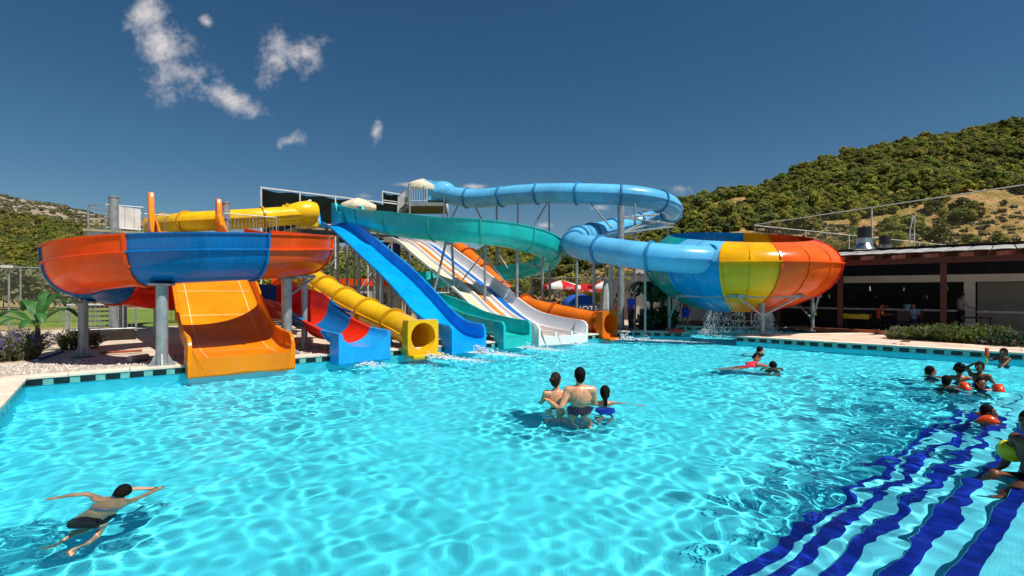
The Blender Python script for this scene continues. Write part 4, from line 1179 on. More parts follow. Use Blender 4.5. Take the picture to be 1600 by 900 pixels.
# dark windbreak screens
def screen(name, a, b, label, mat='screen_cloth', npost=4):
    """a,b: (top, bottom) pairs"""
    o = empty(name, (a[1]+b[1])/2, label, 'screen')
    (at_, ab_), (bt, bb) = a, b
    mb = MB(); n = 48; vs = []
    for j in range(9):
        g = j/8
        for i in range(n+1):
            f = i/n; p = at_.lerp(bt, f).lerp(ab_.lerp(bb, f), g)
            sag = .10*math.sin(f*npost*PI)**2*(1-g)**2 if j == 0 else 0
            wv = .07*math.sin(f*31+g*3)*math.sin(g*PI)+.04*math.sin(f*67+1)
            vs.append(p+Vector((0, wv, -.09-sag)))
    fs = [(j*(n+1)+i, j*(n+1)+i+1, (j+1)*(n+1)+i+1, (j+1)*(n+1)+i) for j in range(8) for i in range(n)]
    mb.add(vs, fs); mb.build('dark_cloth', mat, o, smooth=True)
    mb = MB(); mb.bar(at_, bt, .07, .07); mb.build('top_rail', 'white_metal', o)
    mb = MB(); q0, q1 = at_.lerp(ab_, .62), bt.lerp(bb, .62); mb.bar(q0-Vector((0, .06, 0)), q1-Vector((0, .06, 0)), .05, .05); mb.build('middle_rail', 'white_metal', o)
    for k in range(npost):
        f = k/(npost-1); p = at_.lerp(bt, f); q = ab_.lerp(bb, f)
        mb = MB(); mb.tube(p+Vector((0, -.08, .04)), Vector((q.x, q.y-.08, .15)), .045, n=8); mb.build('screen_post', 'white_metal', o, auto=40)
    return o
screen('windbreak_screen', (at(409, 293, 29.6), at(409, 385, 29.6)), (at(622, 319, 35.2), at(622, 372, 35.2)), 'long black cloth windbreak in a white frame behind the slide tops', npost=5)
screen('windbreak_screen', (at(598, 299, 36.2), at(598, 321, 36.2)), (at(639, 306, 37.2), at(639, 326, 37.2)), 'short black cloth windbreak panel left of the high platform', npost=2)

def parasol(loc, rad, h, hc, mat, label, n=8, val=.16, group=None, tilt=(0, 0), alt=None):
    o = empty('parasol', loc, label, 'parasol', group)
    loc = Vector(loc)
    mb = MB(); mb.tube(loc, loc+Vector((0, 0, h)), .025, n=8); mb.build('pole', 'white_metal', o, auto=40)
    mb = MB(); mb.tube(loc, loc+Vector((0, 0, .08)), .25, .2, n=14); mb.build('base', 'concrete', o, auto=40)
    rot = Matrix.Rotation(tilt[0], 3, 'X') @ Matrix.Rotation(tilt[1], 3, 'Y'); top = loc+Vector((0, 0, h))
    sub = 4
    for k in range(n):
        mb = MB(); vs = []
        for j in range(6):
            f = j/5
            for i in range(sub+1):
                a = 2*PI*(k+i/sub)/n
                rr = rad*f*(1-.045*math.sin(PI*i/sub)*f)
                z = -hc*(f**1.25)-.03*math.sin(PI*i/sub)*f
                vs.append(top+rot @ Vector((rr*math.cos(a), rr*math.sin(a), z)))
        for i in range(sub+1):
            a = 2*PI*(k+i/sub)/n; rr = rad*(1-.045*math.sin(PI*i/sub))*1.005
            vs.append(top+rot @ Vector((rr*math.cos(a), rr*math.sin(a), -hc-.03*math.sin(PI*i/sub)-val+.04*math.sin(PI*i/sub*2)**2)))
        fs = [(j*(sub+1)+i, j*(sub+1)+i+1, (j+1)*(sub+1)+i+1, (j+1)*(sub+1)+i) for j in range(6) for i in range(sub)]
        mb.add(vs, fs); m = mat if not alt else (mat, alt)[k % 2]
        mb.build('canopy_panel', m, o, smooth=True)
    for k in range(n):
        a = 2*PI*k/n; mb = MB(); mb.tube(top+Vector((0, 0, -hc*.55)), top+rot @ Vector((rad*.95*math.cos(a), rad*.95*math.sin(a), -hc*.97)), .010, n=4); mb.build('rib', 'white_metal', o)
    return o
def text_on(parent, s, loc, size, rz, mat, name='lettering', tilt=0):
    cu = bpy.data.curves.new(name, 'FONT'); cu.body = s; cu.size = size; cu.align_x = 'CENTER'; cu.align_y = 'CENTER'; cu.extrude = .002
    t = bpy.data.objects.new('tmp', cu); COL.objects.link(t); dg = bpy.context.evaluated_depsgraph_get()
    me = bpy.data.meshes.new_from_object(t.evaluated_get(dg)); bpy.data.objects.remove(t)
    me.materials.clear(); me.materials.append(MAT[mat])
    o = link(name, me, parent); o.location = Vector(loc)-Vector(parent.location); o.rotation_euler = (PI/2-tilt, 0, rz)
    return o
pp = at(560, 352, 29.4); parasol(Vector((pp.x, pp.y, 5.42)), 1.02, at(560, 309, 29.4).z-5.42, .42, 'cream_cloth', 'cream parasol over the middle platform left of the short windbreak', val=.2)
pp = at(661, 0, 33.2); parasol(Vector((pp.x, pp.y, Z3)), .92, at(661, 279, 33.2).z-Z3, .36, 'cream_cloth', 'cream parasol on the high platform beside the tube start', val=.3, tilt=(.12, .1))
lab = ['leftmost red and white parasol behind the orange tube', 'darker red parasol between its two red and white neighbours', 'rightmost red and white parasol, beside the grey folded one']
for k, (px, Yp, rr) in enumerate(((876, 39.5, 1.55), (913, 42.5, 1.35), (948, 39.8, 1.5))):
    pp = at(px, 0, Yp); q = parasol(Vector((pp.x, pp.y, .11)), rr, at(0, (438, 443, 438)[k], Yp).z-.11, .42, 'red_cloth', lab[k], val=.26, group='red parasols behind the slides', alt='white_cloth' if k != 1 else None)
    for j in range(2):
        a = -PI/2+(-.39, .39)[j]; rz = a+PI/2
        text_on(q, 'Algida', Vector((pp.x+rr*.965*math.cos(a), pp.y+rr*.965*math.sin(a)-.012, at(0, (438, 443, 438)[k], Yp).z-.60)), .26, rz, 'white_cloth')
# folded grey parasol
pp = at(946, 0, 26.5); o = empty('folded_parasol', (pp.x, pp.y, .17), 'folded pale grey parasol standing behind the orange tube exit', 'parasol')
mb = MB(); b = Vector((pp.x, pp.y, .17)); mb.tube(b, b+Vector((0, 0, 2.5)), .03, n=8); mb.build('pole', 'white_metal', o)
mb = MB(); vs = []; n = 24
for j, (z, r_) in enumerate(((2.55, .03), (2.2, .12), (1.6, .2), (1.0, .29), (.62, .36), (.6, .3))):
    for k in range(n): vs.append(b+Vector((math.cos(2*PI*k/n), math.sin(2*PI*k/n), 0))*r_*(1+.16*math.sin(k*PI/1.5))+Vector((0, 0, z)))
mb.add(vs, [(j*n+k, j*n+(k+1) % n, (j+1)*n+(k+1) % n, (j+1)*n+k) for j in range(5) for k in range(n)]); mb.build('folded_cloth', 'grey_cloth', o, smooth=True)
# blue dome tent and banner
c = at(904, 0, 34); o = empty('dome_tent', (c.x, c.y, .11), 'small blue dome shelter between the slide posts', 'tent')
mb = MB(); n = 16; vs = []
for j in range(6):
    th = PI/2*j/5
    for k in range(n): vs.append(Vector((c.x, c.y, 1.02))+Vector((math.cos(2*PI*k/n)*math.cos(th)*1.15, math.sin(2*PI*k/n)*math.cos(th)*1.0, .78*math.sin(th)+.04*math.cos(k*PI/2)*math.cos(th))))
mb.add(vs, [(j*n+k, j*n+(k+1) % n, (j+1)*n+(k+1) % n, (j+1)*n+k) for j in range(5) for k in range(n)]); mb.build('tent_roof', 'blue_cloth', o, smooth=True)
for a in (.7, 2.4, 3.9, 5.5): mb = MB(); mb.tube((c.x+1.05*math.cos(a), c.y+.92*math.sin(a), .11), (c.x+1.05*math.cos(a), c.y+.92*math.sin(a), 1.1), .03, n=6); mb.build('tent_leg', 'white_metal', o)
mb = MB(); mb.box((c.x, c.y+.8, .62), (1.9, .03, .95)); mb.build('back_cloth', 'banner_blue', o)
c = at(905, 480, 28.5); o = empty('banner', (c.x, c.y, .15), 'dark blue banner with white capital letters behind the orange tube', 'banner')
mb = MB(); mb.box((c.x, c.y, .75), (3.0, .03, 1.0)); mb.build('banner_cloth', 'banner_blue', o)
for sx in (-1.5, 1.5): mb = MB(); mb.tube((c.x+sx, c.y, .15), (c.x+sx, c.y, 1.3), .025, n=6); mb.build('banner_post', 'galv', o)
text_on(o, 'HOTEL', (c.x+.55, c.y-.02, .98), .50, 0, 'white_cloth')
# ------------------------------------------------------------------ buildings, bar, fences
def wall_with(o, name, corners, z0, z1, mat): mb = MB(); mb.prism(corners, z0, z1); return mb.build(name, mat, o)
# white house behind the bowl
c0 = at(985, 0, 33); hd = Vector((.93, -.36, 0)).normalized(); hn = Vector((-hd.y, hd.x, 0))
hb = Vector((c0.x, c0.y, 0)); o = empty('white_house', hb+hd*2+Vector((0, 0, .15)), 'low white rendered house with small window behind the pale bowl side', 'house')
wall_with(o, 'wall', [hb, hb+hd*6, hb+hd*6+hn*4, hb+hn*4], .1, 3.0, 'white_wall')
q = hb-hd*1.6+hn*.3; wall_with(o, 'side_wall', [q, q+hd*1.58, q+hd*1.58+hn*3, q+hn*3], .1, 2.75, 'pink_wall')
mb = MB(); rp = [hb-hd*.3-hn*.3, hb+hd*6.3-hn*.3, hb+hd*6.3+hn*4.2, hb-hd*.3+hn*4.2]
mb.add([p+Vector((0, 0, z)) for p, z in zip(rp, (3.0, 3.0, 3.05, 3.05))]+[p+Vector((0, 0, z)) for p, z in zip(rp, (3.1, 3.1, 3.15, 3.15))], [(0, 1, 2, 3), (4, 5, 6, 7), (0, 1, 5, 4), (1, 2, 6, 5), (2, 3, 7, 6), (3, 0, 4, 7)]); mb.build('roof', 'roof_grey', o)
wall_with(o, 'upper_wall', [hb+hn*1.2+hd*.1, hb+hd*5+hn*1.2, hb+hd*5+hn*4, hb+hn*4+hd*.1], 3.16, 5.0, 'white_wall')
for k in range(14): mb = MB(); mb.tube(hb+hd*(.1+.42*k)-hn*.32+Vector((0, 0, 3.07)), hb+hd*(.1+.42*k)+hn*.6+Vector((0, 0, 3.16)), .09, n=8); mb.build('roof_tile', 'roof_grey', o)
wc = hb+hd*1.35+Vector((0, 0, 1.75)); w = MB(); w.box(wc-hn*.01, (.75, .06, .85), math.atan2(hd.y, hd.x)); wo = w.build('window', 'window_glass', o)
for dx, dz, sx, sz in ((0, .46, .9, .08), (0, -.46, .9, .08), (-.41, 0, .08, .86), (.41, 0, .08, .86), (0, 0, .04, .84)): w = MB(); w.box(wc+hd*dx+Vector((0, 0, dz))-hn*.03, (sx, .09, sz), math.atan2(hd.y, hd.x)); w.build('window_frame', 'white_metal', wo)
# low beige building with orange band behind the yellow tube
a, b = at(425, 0, 33), at(628, 0, 35); a = Vector((a.x, a.y, 0)); b = Vector((b.x, b.y, 0)); dd = (b-a).normalized(); dn = Vector((-dd.y, dd.x, 0))
o = empty('low_building', (a+b)/2, 'low beige service building with an orange band behind the yellow tube', 'building')
wall_with(o, 'wall', [a, b, b+dn*3, a+dn*3], .1, 2.35, 'grey_wall'); wall_with(o, 'roof_band', [a-dn*.15, b-dn*.15, b+dn*3.2, a+dn*3.2], 2.354, 2.85, 'ring_orange')
for k in range(6):
    p = a.lerp(b, .08+.15*k); mb = MB(); mb.box(p-dn*.02+Vector((0, 0, 1.5)), (.8, .06, .7), math.atan2(dd.y, dd.x)); mb.build('window', 'window_glass', o)

# pergola bar on the right
G0 = Vector((14.75, 23.0, 0)); GD = Vector((.722, -.692, 0)); GN = Vector((.692, .722, 0)); GA = math.atan2(GD.y, GD.x)
def gp(x, y, z=0.): return G0+GD*x+GN*y+Vector((0, 0, z))
bar = empty('pergola_bar', gp(4, 2, .15), 'open poolside bar with dark red timber posts, beams and grey roof', 'bar')
mb = MB(); mb.prism([gp(-8.6, -.4), gp(13, -.4), gp(13, 6.5), gp(-8.6, 6.5)], .10, .20); mb.build('floor', 'dark_wood', bar)
for x in (-8.2, -5.4, -2.6, .0, 3.55, 7.2, 10.8):
    mb = MB(); mb.box(gp(x, 0, 1.68), (.2, .2, 2.96), GA); mb.build('post', 'timber', bar, bevel=.01)
mb = MB(); mb.bar(gp(-8.6, 0, 3.26), gp(13, 0, 3.26), .16, .24); mb.build('front_beam', 'timber', bar)
mb = MB(); mb.bar(gp(-8.6, 4.0, 3.66), gp(13, 4.0, 3.66), .16, .24); mb.build('back_beam', 'timber', bar)
RV = Vector((.95, .31, .083))
for k in range(20):
    x = -8.0+1.05*k; c_ = gp(x, 0, 3.47); mb = MB(); mb.bar(c_-RV*1.05, c_+RV*4.6, .11, .15); r_ = mb.build('rafter', 'timber', bar)
    mb = MB(); mb.bar(c_-RV*1.07, c_-RV*1.053, .104, .142); mb.build('rafter_end', 'timber_end', r_)
for k in range(32):
    x = -8.3+.68*k
    mb = MB(); vs = []
    for y, z in ((-.35, 3.565), (4.9, 4.04)):
        for i in range(5):
            f = i/4; vs.append(gp(x-.32+.64*f, y, z+.018*math.sin(PI*f)))
    vs2 = [v+Vector((0, 0, .02)) for v in vs]
    mb.add(vs+vs2, [(i, i+1, 5+i+1, 5+i) for i in range(4)]+[(10+i, 15+i, 15+i+1, 10+i+1) for i in range(4)]+[(i, 10+i, 10+i+1, i+1) for i in range(4)]+[(5+i, 5+i+1, 15+i+1, 15+i) for i in range(4)])
    mb.build('roof_sheet', 'roof_grey', bar)
# back wall with openings: white pillars and lintel, dark serving room behind
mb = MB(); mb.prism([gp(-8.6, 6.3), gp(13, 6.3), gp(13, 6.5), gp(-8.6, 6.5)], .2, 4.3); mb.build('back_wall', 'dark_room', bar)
mb = MB(); mb.prism([gp(-4.6, 3.7), gp(13, 3.7), gp(13, 3.9), gp(-4.6, 3.9)], 2.42, 2.75); mb.build('lintel', 'white_wall', bar)
for x, w in ((-3.0, .4), (4.2, .38), (12.6, .4)): mb = MB(); mb.box(gp(x, 3.8, 1.31), (w, .19, 2.22), GA); mb.build('pillar', 'white_wall', bar)
mb = MB(); mb.prism([gp(4.4, 5.9), gp(12.4, 5.9), gp(12.4, 6.05), gp(4.4, 6.05)], .2, 2.42); mb.build('kitchen_wall', 'grey_wall', bar)
mb = MB(); mb.box(gp(-.2, 3.7, 1.12), (8.0, .6, .07), GA); ct = mb.build('counter_top', 'white_wall', bar)
mb = MB(); mb.box(gp(-.2, 3.8, .64), (7.8, .35, .88), GA); mb.build('counter_front', 'dark_wood', ct)
mb = MB(); mb.box(gp(8.4, 3.62, 1.10), (7.9, .5, .08), GA); mb.build('kitchen_counter', 'white_wall', bar)
for z in (1.6, 2.0): mb = MB(); mb.box(gp(1.0, 6.1, z), (7.5, .3, .03), GA); mb.build('shelf', 'dark_wood', bar)
GLASS = ['window_glass', 'chrome', 'terracotta', 'cream_cloth', 'leaf_banana']
for k, x in enumerate((-1.9, -1.72, -.6, .15, .3, .42, 1.6, 2.4, 2.52, 3.3, 4.1)):
    z = 1.615 if k % 3 else 2.015; mb = MB(); p = gp(x, 6.08, z); h = rnd(.2, .3)
    mb.tube(p, p+Vector((0, 0, h*.65)), .04, n=8); mb.tube(p+Vector((0, 0, h*.65)), p+Vector((0, 0, h)), .035, .013, n=8)
    tag(mb.build('bottle', GLASS[k % 5], None, auto=40), 'small bottle on the dark shelves behind the bar counter, number %s from the left' % ('one two three four five six seven eight nine ten eleven'.split()[k]), 'bottle', 'bottles on the bar shelves')
def bowl_pot(p, r, h, mat, name, label, cat):
    mb = MB(); n = 14; pr = [(0, 0), (r*.6, 0), (r*.9, h*.5), (r, h), (r*.9, h), (r*.75, h*.4), (0, h*.2)]; vs = []
    for x, z in pr: vs += [p+Vector((x*math.cos(2*PI*k/n), x*math.sin(2*PI*k/n), z)) for k in range(n)]
    mb.add(vs, [(j*n+k, j*n+(k+1) % n, (j+1)*n+(k+1) % n, (j+1)*n+k) for j in range(len(pr)-1) for k in range(n)])
    return tag(mb.build(name, mat, None, auto=40), label, cat)
bowl_pot(gp(2.0, 3.6, 1.16), .16, .22, 'tile_teal', 'glass_bowl', 'pale teal bowl on the white bar counter', 'bowl')
bowl_pot(gp(1.1, 3.6, 1.16), .2, .14, 'terracotta', 'fruit_bowl', 'orange brown dish on the white bar counter', 'bowl')
# tables, chairs and cloths under the roof
def table(x, y, label, cloth=None, r=0.):
    o = empty('bar_table', gp(x, y, .2), label, 'table'); mb = MB(); mb.box(gp(x, y, .93), (.95, .75, .04), GA+r); mb.build('table_top', 'dark_wood' if not cloth else cloth, o, bevel=.008)
    for dx in (-.4, .4):
        for dy in (-.3, .3): mb = MB(); mb.box(gp(x+dx, y+dy, .55), (.05, .05, .7), GA); mb.build('leg', 'dark_wood', o)
    if cloth:
        mb = MB(); mb.box(gp(x, y, .84), (.99, .79, .20), GA+r); mb.build('tablecloth_drop', cloth, o, bevel=.01)
table(.45, 1.2, 'bar table under a mustard yellow cloth near the left timber post', 'yellow_fib'); table(1.9, 1.4, 'dark bar table beside the seated person in pale blue'); table(4.5, 1.1, 'dark table in front of the man in the cap')
def chair(p, rz, label, mat='dark_wood', cat='chair', name='bar_chair'):
    o = empty(name, p, label, cat); o.rotation_euler.z = rz; Mx = wmat(o)
    def part(nm, c, s, m=mat): mb = MB(); mb.box((0, 0, 0), s); mb.v = [tuple(Mx @ (Vector(v)+Vector(c))) for v in mb.v]; mb.build(nm, m, o, bevel=.006)
    part('seat', (0, 0, .45), (.44, .44, .05)); part('backrest', (0, -.21, .75), (.44, .04, .45))
    for sx in (-.19, .19):
        for sy in (-.19, .19): part('leg', (sx, sy, .21), (.04, .04, .42))
    return o
chair(gp(1.15, 1.05, .2), GA+1.6, 'dark wooden chair at the left of the bar tables'); chair(gp(2.95, 1.3, .2), GA-1.6, 'dark red chair beside the person in pale blue', 'timber'); chair(gp(2.2, .45, .2), GA+.2, 'dark wooden chair nearest the flowering hedge')
c = at(1001, 0, 25.2); chair(Vector((c.x, c.y, .172)), .4, 'reddish chair by the dark banana plants left of the bowl', 'pink_wall')
po = empty('planter_wall', gp(1.5, -.55, .2), 'low terracotta kerb in front of the bar', 'kerb')
for k in range(10): mb = MB(); mb.box(gp(-1.4+.52*k, -.62, .28), (.51, .16, .16), GA); mb.build('brick', 'terracotta', po, bevel=.006)
# solar tanks on the roof
c = gp(.4, 3.1, 4.05); o = empty('water_tank', c, 'black roof water tank on a silver stand behind the bowl', 'water tank')
mb = MB(); mb.tube(c+Vector((0, 0, .55)), c+Vector((0, 0, 1.05)), .30, n=18); mb.build('tank', 'black_plastic', o, auto=40)
mb = MB(); mb.tube(c, c+Vector((0, 0, .30)), .46, .28, n=12); mb.box(c+Vector((0, 0, .42)), (.5, .5, .25), .3); mb.build('stand', 'chrome', o, auto=40)
c = gp(1.15, 3.6, 4.12); o = empty('water_tank', c, 'smaller black water tank right of the silver stand', 'water tank')
mb = MB(); mb.tube(c+Vector((0, 0, .1)), c+Vector((0, 0, .55)), .24, n=18); mb.build('tank', 'black_plastic', o, auto=40); mb = MB(); mb.tube(c, c+Vector((0, 0, .12)), .28, n=12); mb.build('stand', 'galv_dark', o, auto=40)
# flip flops on the deck
for k, (px, py) in enumerate(((1396, 538), (1408, 539))):
    p = ground_at(px, py, .208); p.z = .208
    mb = MB(); mb.tube(p, p+Vector((0, 0, .015)), .06, n=12); mb.v = [((v[0]-p.x)*2.1+p.x, v[1], v[2]) for v in mb.v]; mb.cur = 0
    mb.path([p+Vector((.02, -.05, .015)), p+Vector((.05, 0, .05)), p+Vector((.02, .05, .015))], .008, n=5)
    tag(mb.build('flip_flop', 'black_plastic'), 'black flip flop lying on the paved deck, %s of the pair' % ('left' if k == 0 else 'right'), 'flip flop')

# net fences of the court behind the bar
def net_fence(name, a, b, h, label, dz=.30, post=6, mat='white_metal', r=.045, z0=.1, wire=.006, rails=(1.,), lad=None):
    o = empty(name, (a+b)/2, label, 'fence'); d = (b-a); Ln = d.length; d = d.normalized()
    n = int(Ln/post)+1
    for k in range(n+1):
        p = a.lerp(b, k/n); mb = MB(); mb.tube((p.x, p.y, z0), (p.x, p.y, h), r, n=10); mb.build('fence_post', mat, o, auto=40)
    for f in rails: mb = MB(); mb.tube(Vector((a.x, a.y, h*f)), Vector((b.x, b.y, h*f)), r*.8, n=8); mb.build('rail', mat, o, auto=40)
    mb = MB(); m = int(Ln/dz)
    H_ = h-z0-.1; ms = int((Ln+H_)/dz)
    for k in range(ms+1): # diamond mesh: wires run both ways on the slant
        x = k*dz-H_; x0, x1 = max(0, x), min(Ln, x+H_)
        if x1-x0 < .02: continue
        for up_ in (1, -1):
            za, zb_ = (x0-x, x1-x) if up_ == 1 else (H_-(x0-x), H_-(x1-x))
            pa, pb = a+d*x0, a+d*x1; mb.bar((pa.x, pa.y, z0+.1+za), (pb.x, pb.y, z0+.1+zb_), wire)
    net = mb.build('net', 'net_wire', o); return o
material('net_wire', srgb(120, 114, 98), rough=.7, var=.1)
ca = Vector((19.9, 42.0, 0)); cb = Vector((26.9, 24.6, 0)); cc = Vector((70, 71, 0))
fo = net_fence('net_fence', ca, cb, 7.45, 'tall white posted ball net on the slope side behind the bar', dz=.19, post=9.5, wire=.007)
p = ca.lerp(cb, .62); o = empty('ladder_mast', Vector((24.3, 31.2, .1)), 'white lattice floodlight mast standing in the ball net line', 'mast')
for dx in (-.14, .14): mb = MB(); mb.path([(24.3+dx, 31.1, .1), (24.3+dx, 31.1, 5.6), (24.3+dx*.3+.1, 31.1, 6.6)], .035, n=8); mb.build('mast_rail', 'white_metal', o)
for k in range(22): mb = MB(); mb.bar((24.16, 31.1, .4+.24*k), (24.44, 31.1, .4+.24*k), .025); mb.build('mast_rung', 'white_metal', o)
net_fence('net_fence', ca, cc, 7.4, 'far ball net running along the foot of the pine hill', dz=.5, post=8, wire=.008)
net_fence('mesh_fence', at(-40, 0, 27).xy.to_3d(), at(150, 0, 33).xy.to_3d(), 3.35, 'wire mesh fence beyond the lawn at the far left', dz=.13, post=2.6, wire=.006, r=.04, mat='galv')
net_fence('mesh_fence', at(690, 0, 46).xy.to_3d(), at(1010, 0, 40).xy.to_3d(), 3.1, 'thin wire mesh fence behind the red parasols', dz=.3, post=4, wire=.008, r=.035, mat='galv')
# lamp post at far left, bench strips and pallets in the service area
c = at(14, 0, 24); o = empty('lamp_post', (c.x, c.y, .1), 'thin floodlight pole beside the mesh fence at far left', 'lamp post'); mb = MB(); mb.tube((c.x, c.y, .1), (c.x, c.y, 3.1), .04, n=8); mb.build('pole', 'galv', o); mb = MB(); mb.box((c.x, c.y-.1, 3.15), (.3, .3, .12)); mb.build('lamp_head', 'white_metal', o)
mb = MB(); mb.bar(at(157, 549, 14.6).xy.to_3d()+Vector((0, 0, .24)), at(222, 546, 15.2).xy.to_3d()+Vector((0, 0, .24)), .12, .06); tag(mb.build('plank', 'terracotta', None, bevel=.008), 'reddish plank lying on the gravel behind the grey post', 'plank')
p = at(207, 0, 13.0); p.z = .32
mb = MB(); mb.tube(p+Vector((0, -.1, -.04)), p+Vector((.1, .38, -.04)), .09, n=14); tag(mb.build('pipe_stub', 'galv', None, auto=40), 'short grey pipe stub lying on the gravel', 'pipe')
mb = MB(); q0 = ground_at(52, 567, .2); mb.bar(q0+Vector((0, 0, .03)), q0+Vector((.28, .55, .22)), .10, .05); tag(mb.build('blue_strip', 'banner_blue', None, bevel=.008), 'dark blue board leaning by the lavender bush', 'board')
lb_ = ['pale concrete block under the spiral exit, nearest the pool', 'pale concrete block under the spiral exit, middle of three', 'pale concrete block under the spiral exit, farthest back']
for k, (px, py, sx) in enumerate(((474, 536, .6), (480, 527, .7), (486, 518, .7))):
    p = ground_at(px, py, .2); mb = MB(); mb.box(p+Vector((0, 0, .1)), (sx, .3, .2), EANG-.5); tag(mb.build('concrete_block', 'coping', None, bevel=.015), lb_[k], 'block')
p = ground_at(478, 524, .2); mb = MB(); mb.tube(p, p+Vector((0, 0, .75)), .14, n=16); tag(mb.build('white_pipe', 'white_metal', None, auto=40), 'upright white pipe stub beside the spiral exit', 'pipe')
# red float and small signs near the bowl
for k, px in enumerate((1049, 1057, 1064)):
    p = ground_at(px, 519, .24); p.z = .30; mb = MB(); mb.ball(p, .17, 12, 8, (1, .8, .55)); tag(mb.build('red_float', 'rubber_red', None, smooth=True), ('left', 'middle', 'right')[k]+' one of three red floats on the rim by the bowl', 'float')
# ------------------------------------------------------------------ vegetation
def leaf_cloud(lobes, n, size, seed, flat=.35, aspect=1.6, fold=False):
    """leaf-sized faces spread through overlapping lobes, facing roughly outward"""
    rng = np.random.default_rng(seed)
    vol = np.array([l[1][0]*l[1][1]*l[1][2] for l in lobes])**.8; vol /= vol.sum()
    which = rng.choice(len(lobes), n, p=vol)
    C = np.array([l[0] for l in lobes], float)[which]; Rr = np.array([l[1] for l in lobes], float)[which]
    d = rng.normal(size=(n, 3)); d /= np.linalg.norm(d, axis=1)[:, None]
    rad = rng.random(n)**(1/2.2)
    P = C+d*Rr*rad[:, None]
    nrm = d+rng.normal(size=(n, 3))*.55+np.array([0, 0, flat]); nrm /= np.linalg.norm(nrm, axis=1)[:, None]
    ref = rng.normal(size=(n, 3)); t = np.cross(nrm, ref); t /= np.linalg.norm(t, axis=1)[:, None]; b = np.cross(nrm, t)
    s = size*rng.uniform(.6, 1.35, n)
    t *= (s*aspect/2)[:, None]; b *= (s/2)[:, None]
    V = np.stack([P-t*.9-b*.5, P+t*.2-b, P+t, P+t*.1+b*.9], 1).reshape(-1, 3)
    F = np.arange(n*4).reshape(-1, 4)
    return V, F
def trunk_mesh(pts, rs, branches=()):
    mb = MB(); mb.path(pts, rs, n=7)
    for p, r in branches: mb.path(p, r, n=5)
    return mb
def make_tree_data(seed, h, w, mat, umbrella=True, n=640, leaf=.52):
    rnd_ = random.Random(seed); lobes = []
    k = rnd_.randint(7, 10)
    for i in range(k):
        a = 2*PI*i/k+rnd_.uniform(-.4, .4); rr = w*.5*rnd_.uniform(.35, .72); zz = h*rnd_.uniform(.42, .74)
        lobes.append(((rr*math.cos(a), rr*math.sin(a), zz), (w*rnd_.uniform(.16, .25), w*rnd_.uniform(.16, .25), h*rnd_.uniform(.10, .17))))
    for i in range(3): lobes.append(((rnd_.uniform(-.12, .12)*w, rnd_.uniform(-.12, .12)*w, h*rnd_.uniform(.72, .9)), (w*.2, w*.2, h*.12)))
    lobes.append(((0, 0, h*.33), (w*.36, w*.36, h*.2)))
    V, F = leaf_cloud(lobes, n, leaf, seed, flat=1.0)
    crown = quad_mesh('crown', V, F, mat, False)
    br = []
    for L_ in lobes[:6]:
        c = Vector(L_[0]); br.append(([Vector((0, 0, h*.25)), Vector((c.x*.5, c.y*.5, h*.38)), c], [.035*h/5, .025*h/5, .01*h/5]))
    tb_ = trunk_mesh([(0, 0, -.3), (.05*w*.2, 0, h*.25), (0, .03*w, h*.5), (0, 0, h*.78)], [.045*h/4, .035*h/4, .025*h/4, .01], br).build('t', 'bark')
    tm = tb_.data; bpy.data.objects.remove(tb_)
    return crown, tm
KIT = [make_tree_data(s, h, w, m) for s, h, w, m in ((1, 5.2, 5.4, 'leaf_pine_a'), (2, 4.6, 5.0, 'leaf_pine_b'), (3, 5.6, 5.0, 'leaf_pine_c'), (4, 4.2, 5.2, 'leaf_pine_a'), (5, 5.0, 5.6, 'leaf_pine_b'), (6, 4.4, 4.6, 'leaf_pine_c'))]
OLIVE = [make_tree_data(s, 3.8, 4.2, 'leaf_olive', n=900, leaf=.26) for s in (21, 22)]
NEARP = [make_tree_data(s, 4.8, 5.0, m, n=1500, leaf=.28) for s, m in ((31, 'leaf_pine_a'), (32, 'leaf_pine_b'), (33, 'leaf_pine_c'))]
SCRUB = []
for s in range(2):
    V, F = leaf_cloud([((0, 0, .35), (.9, .9, .5)), ((.5, .3, .3), (.6, .6, .4)), ((-.5, .2, .3), (.6, .5, .4))], 90, .42, 50+s); SCRUB.append(quad_mesh('scrub', V, F, 'leaf_scrub', False))
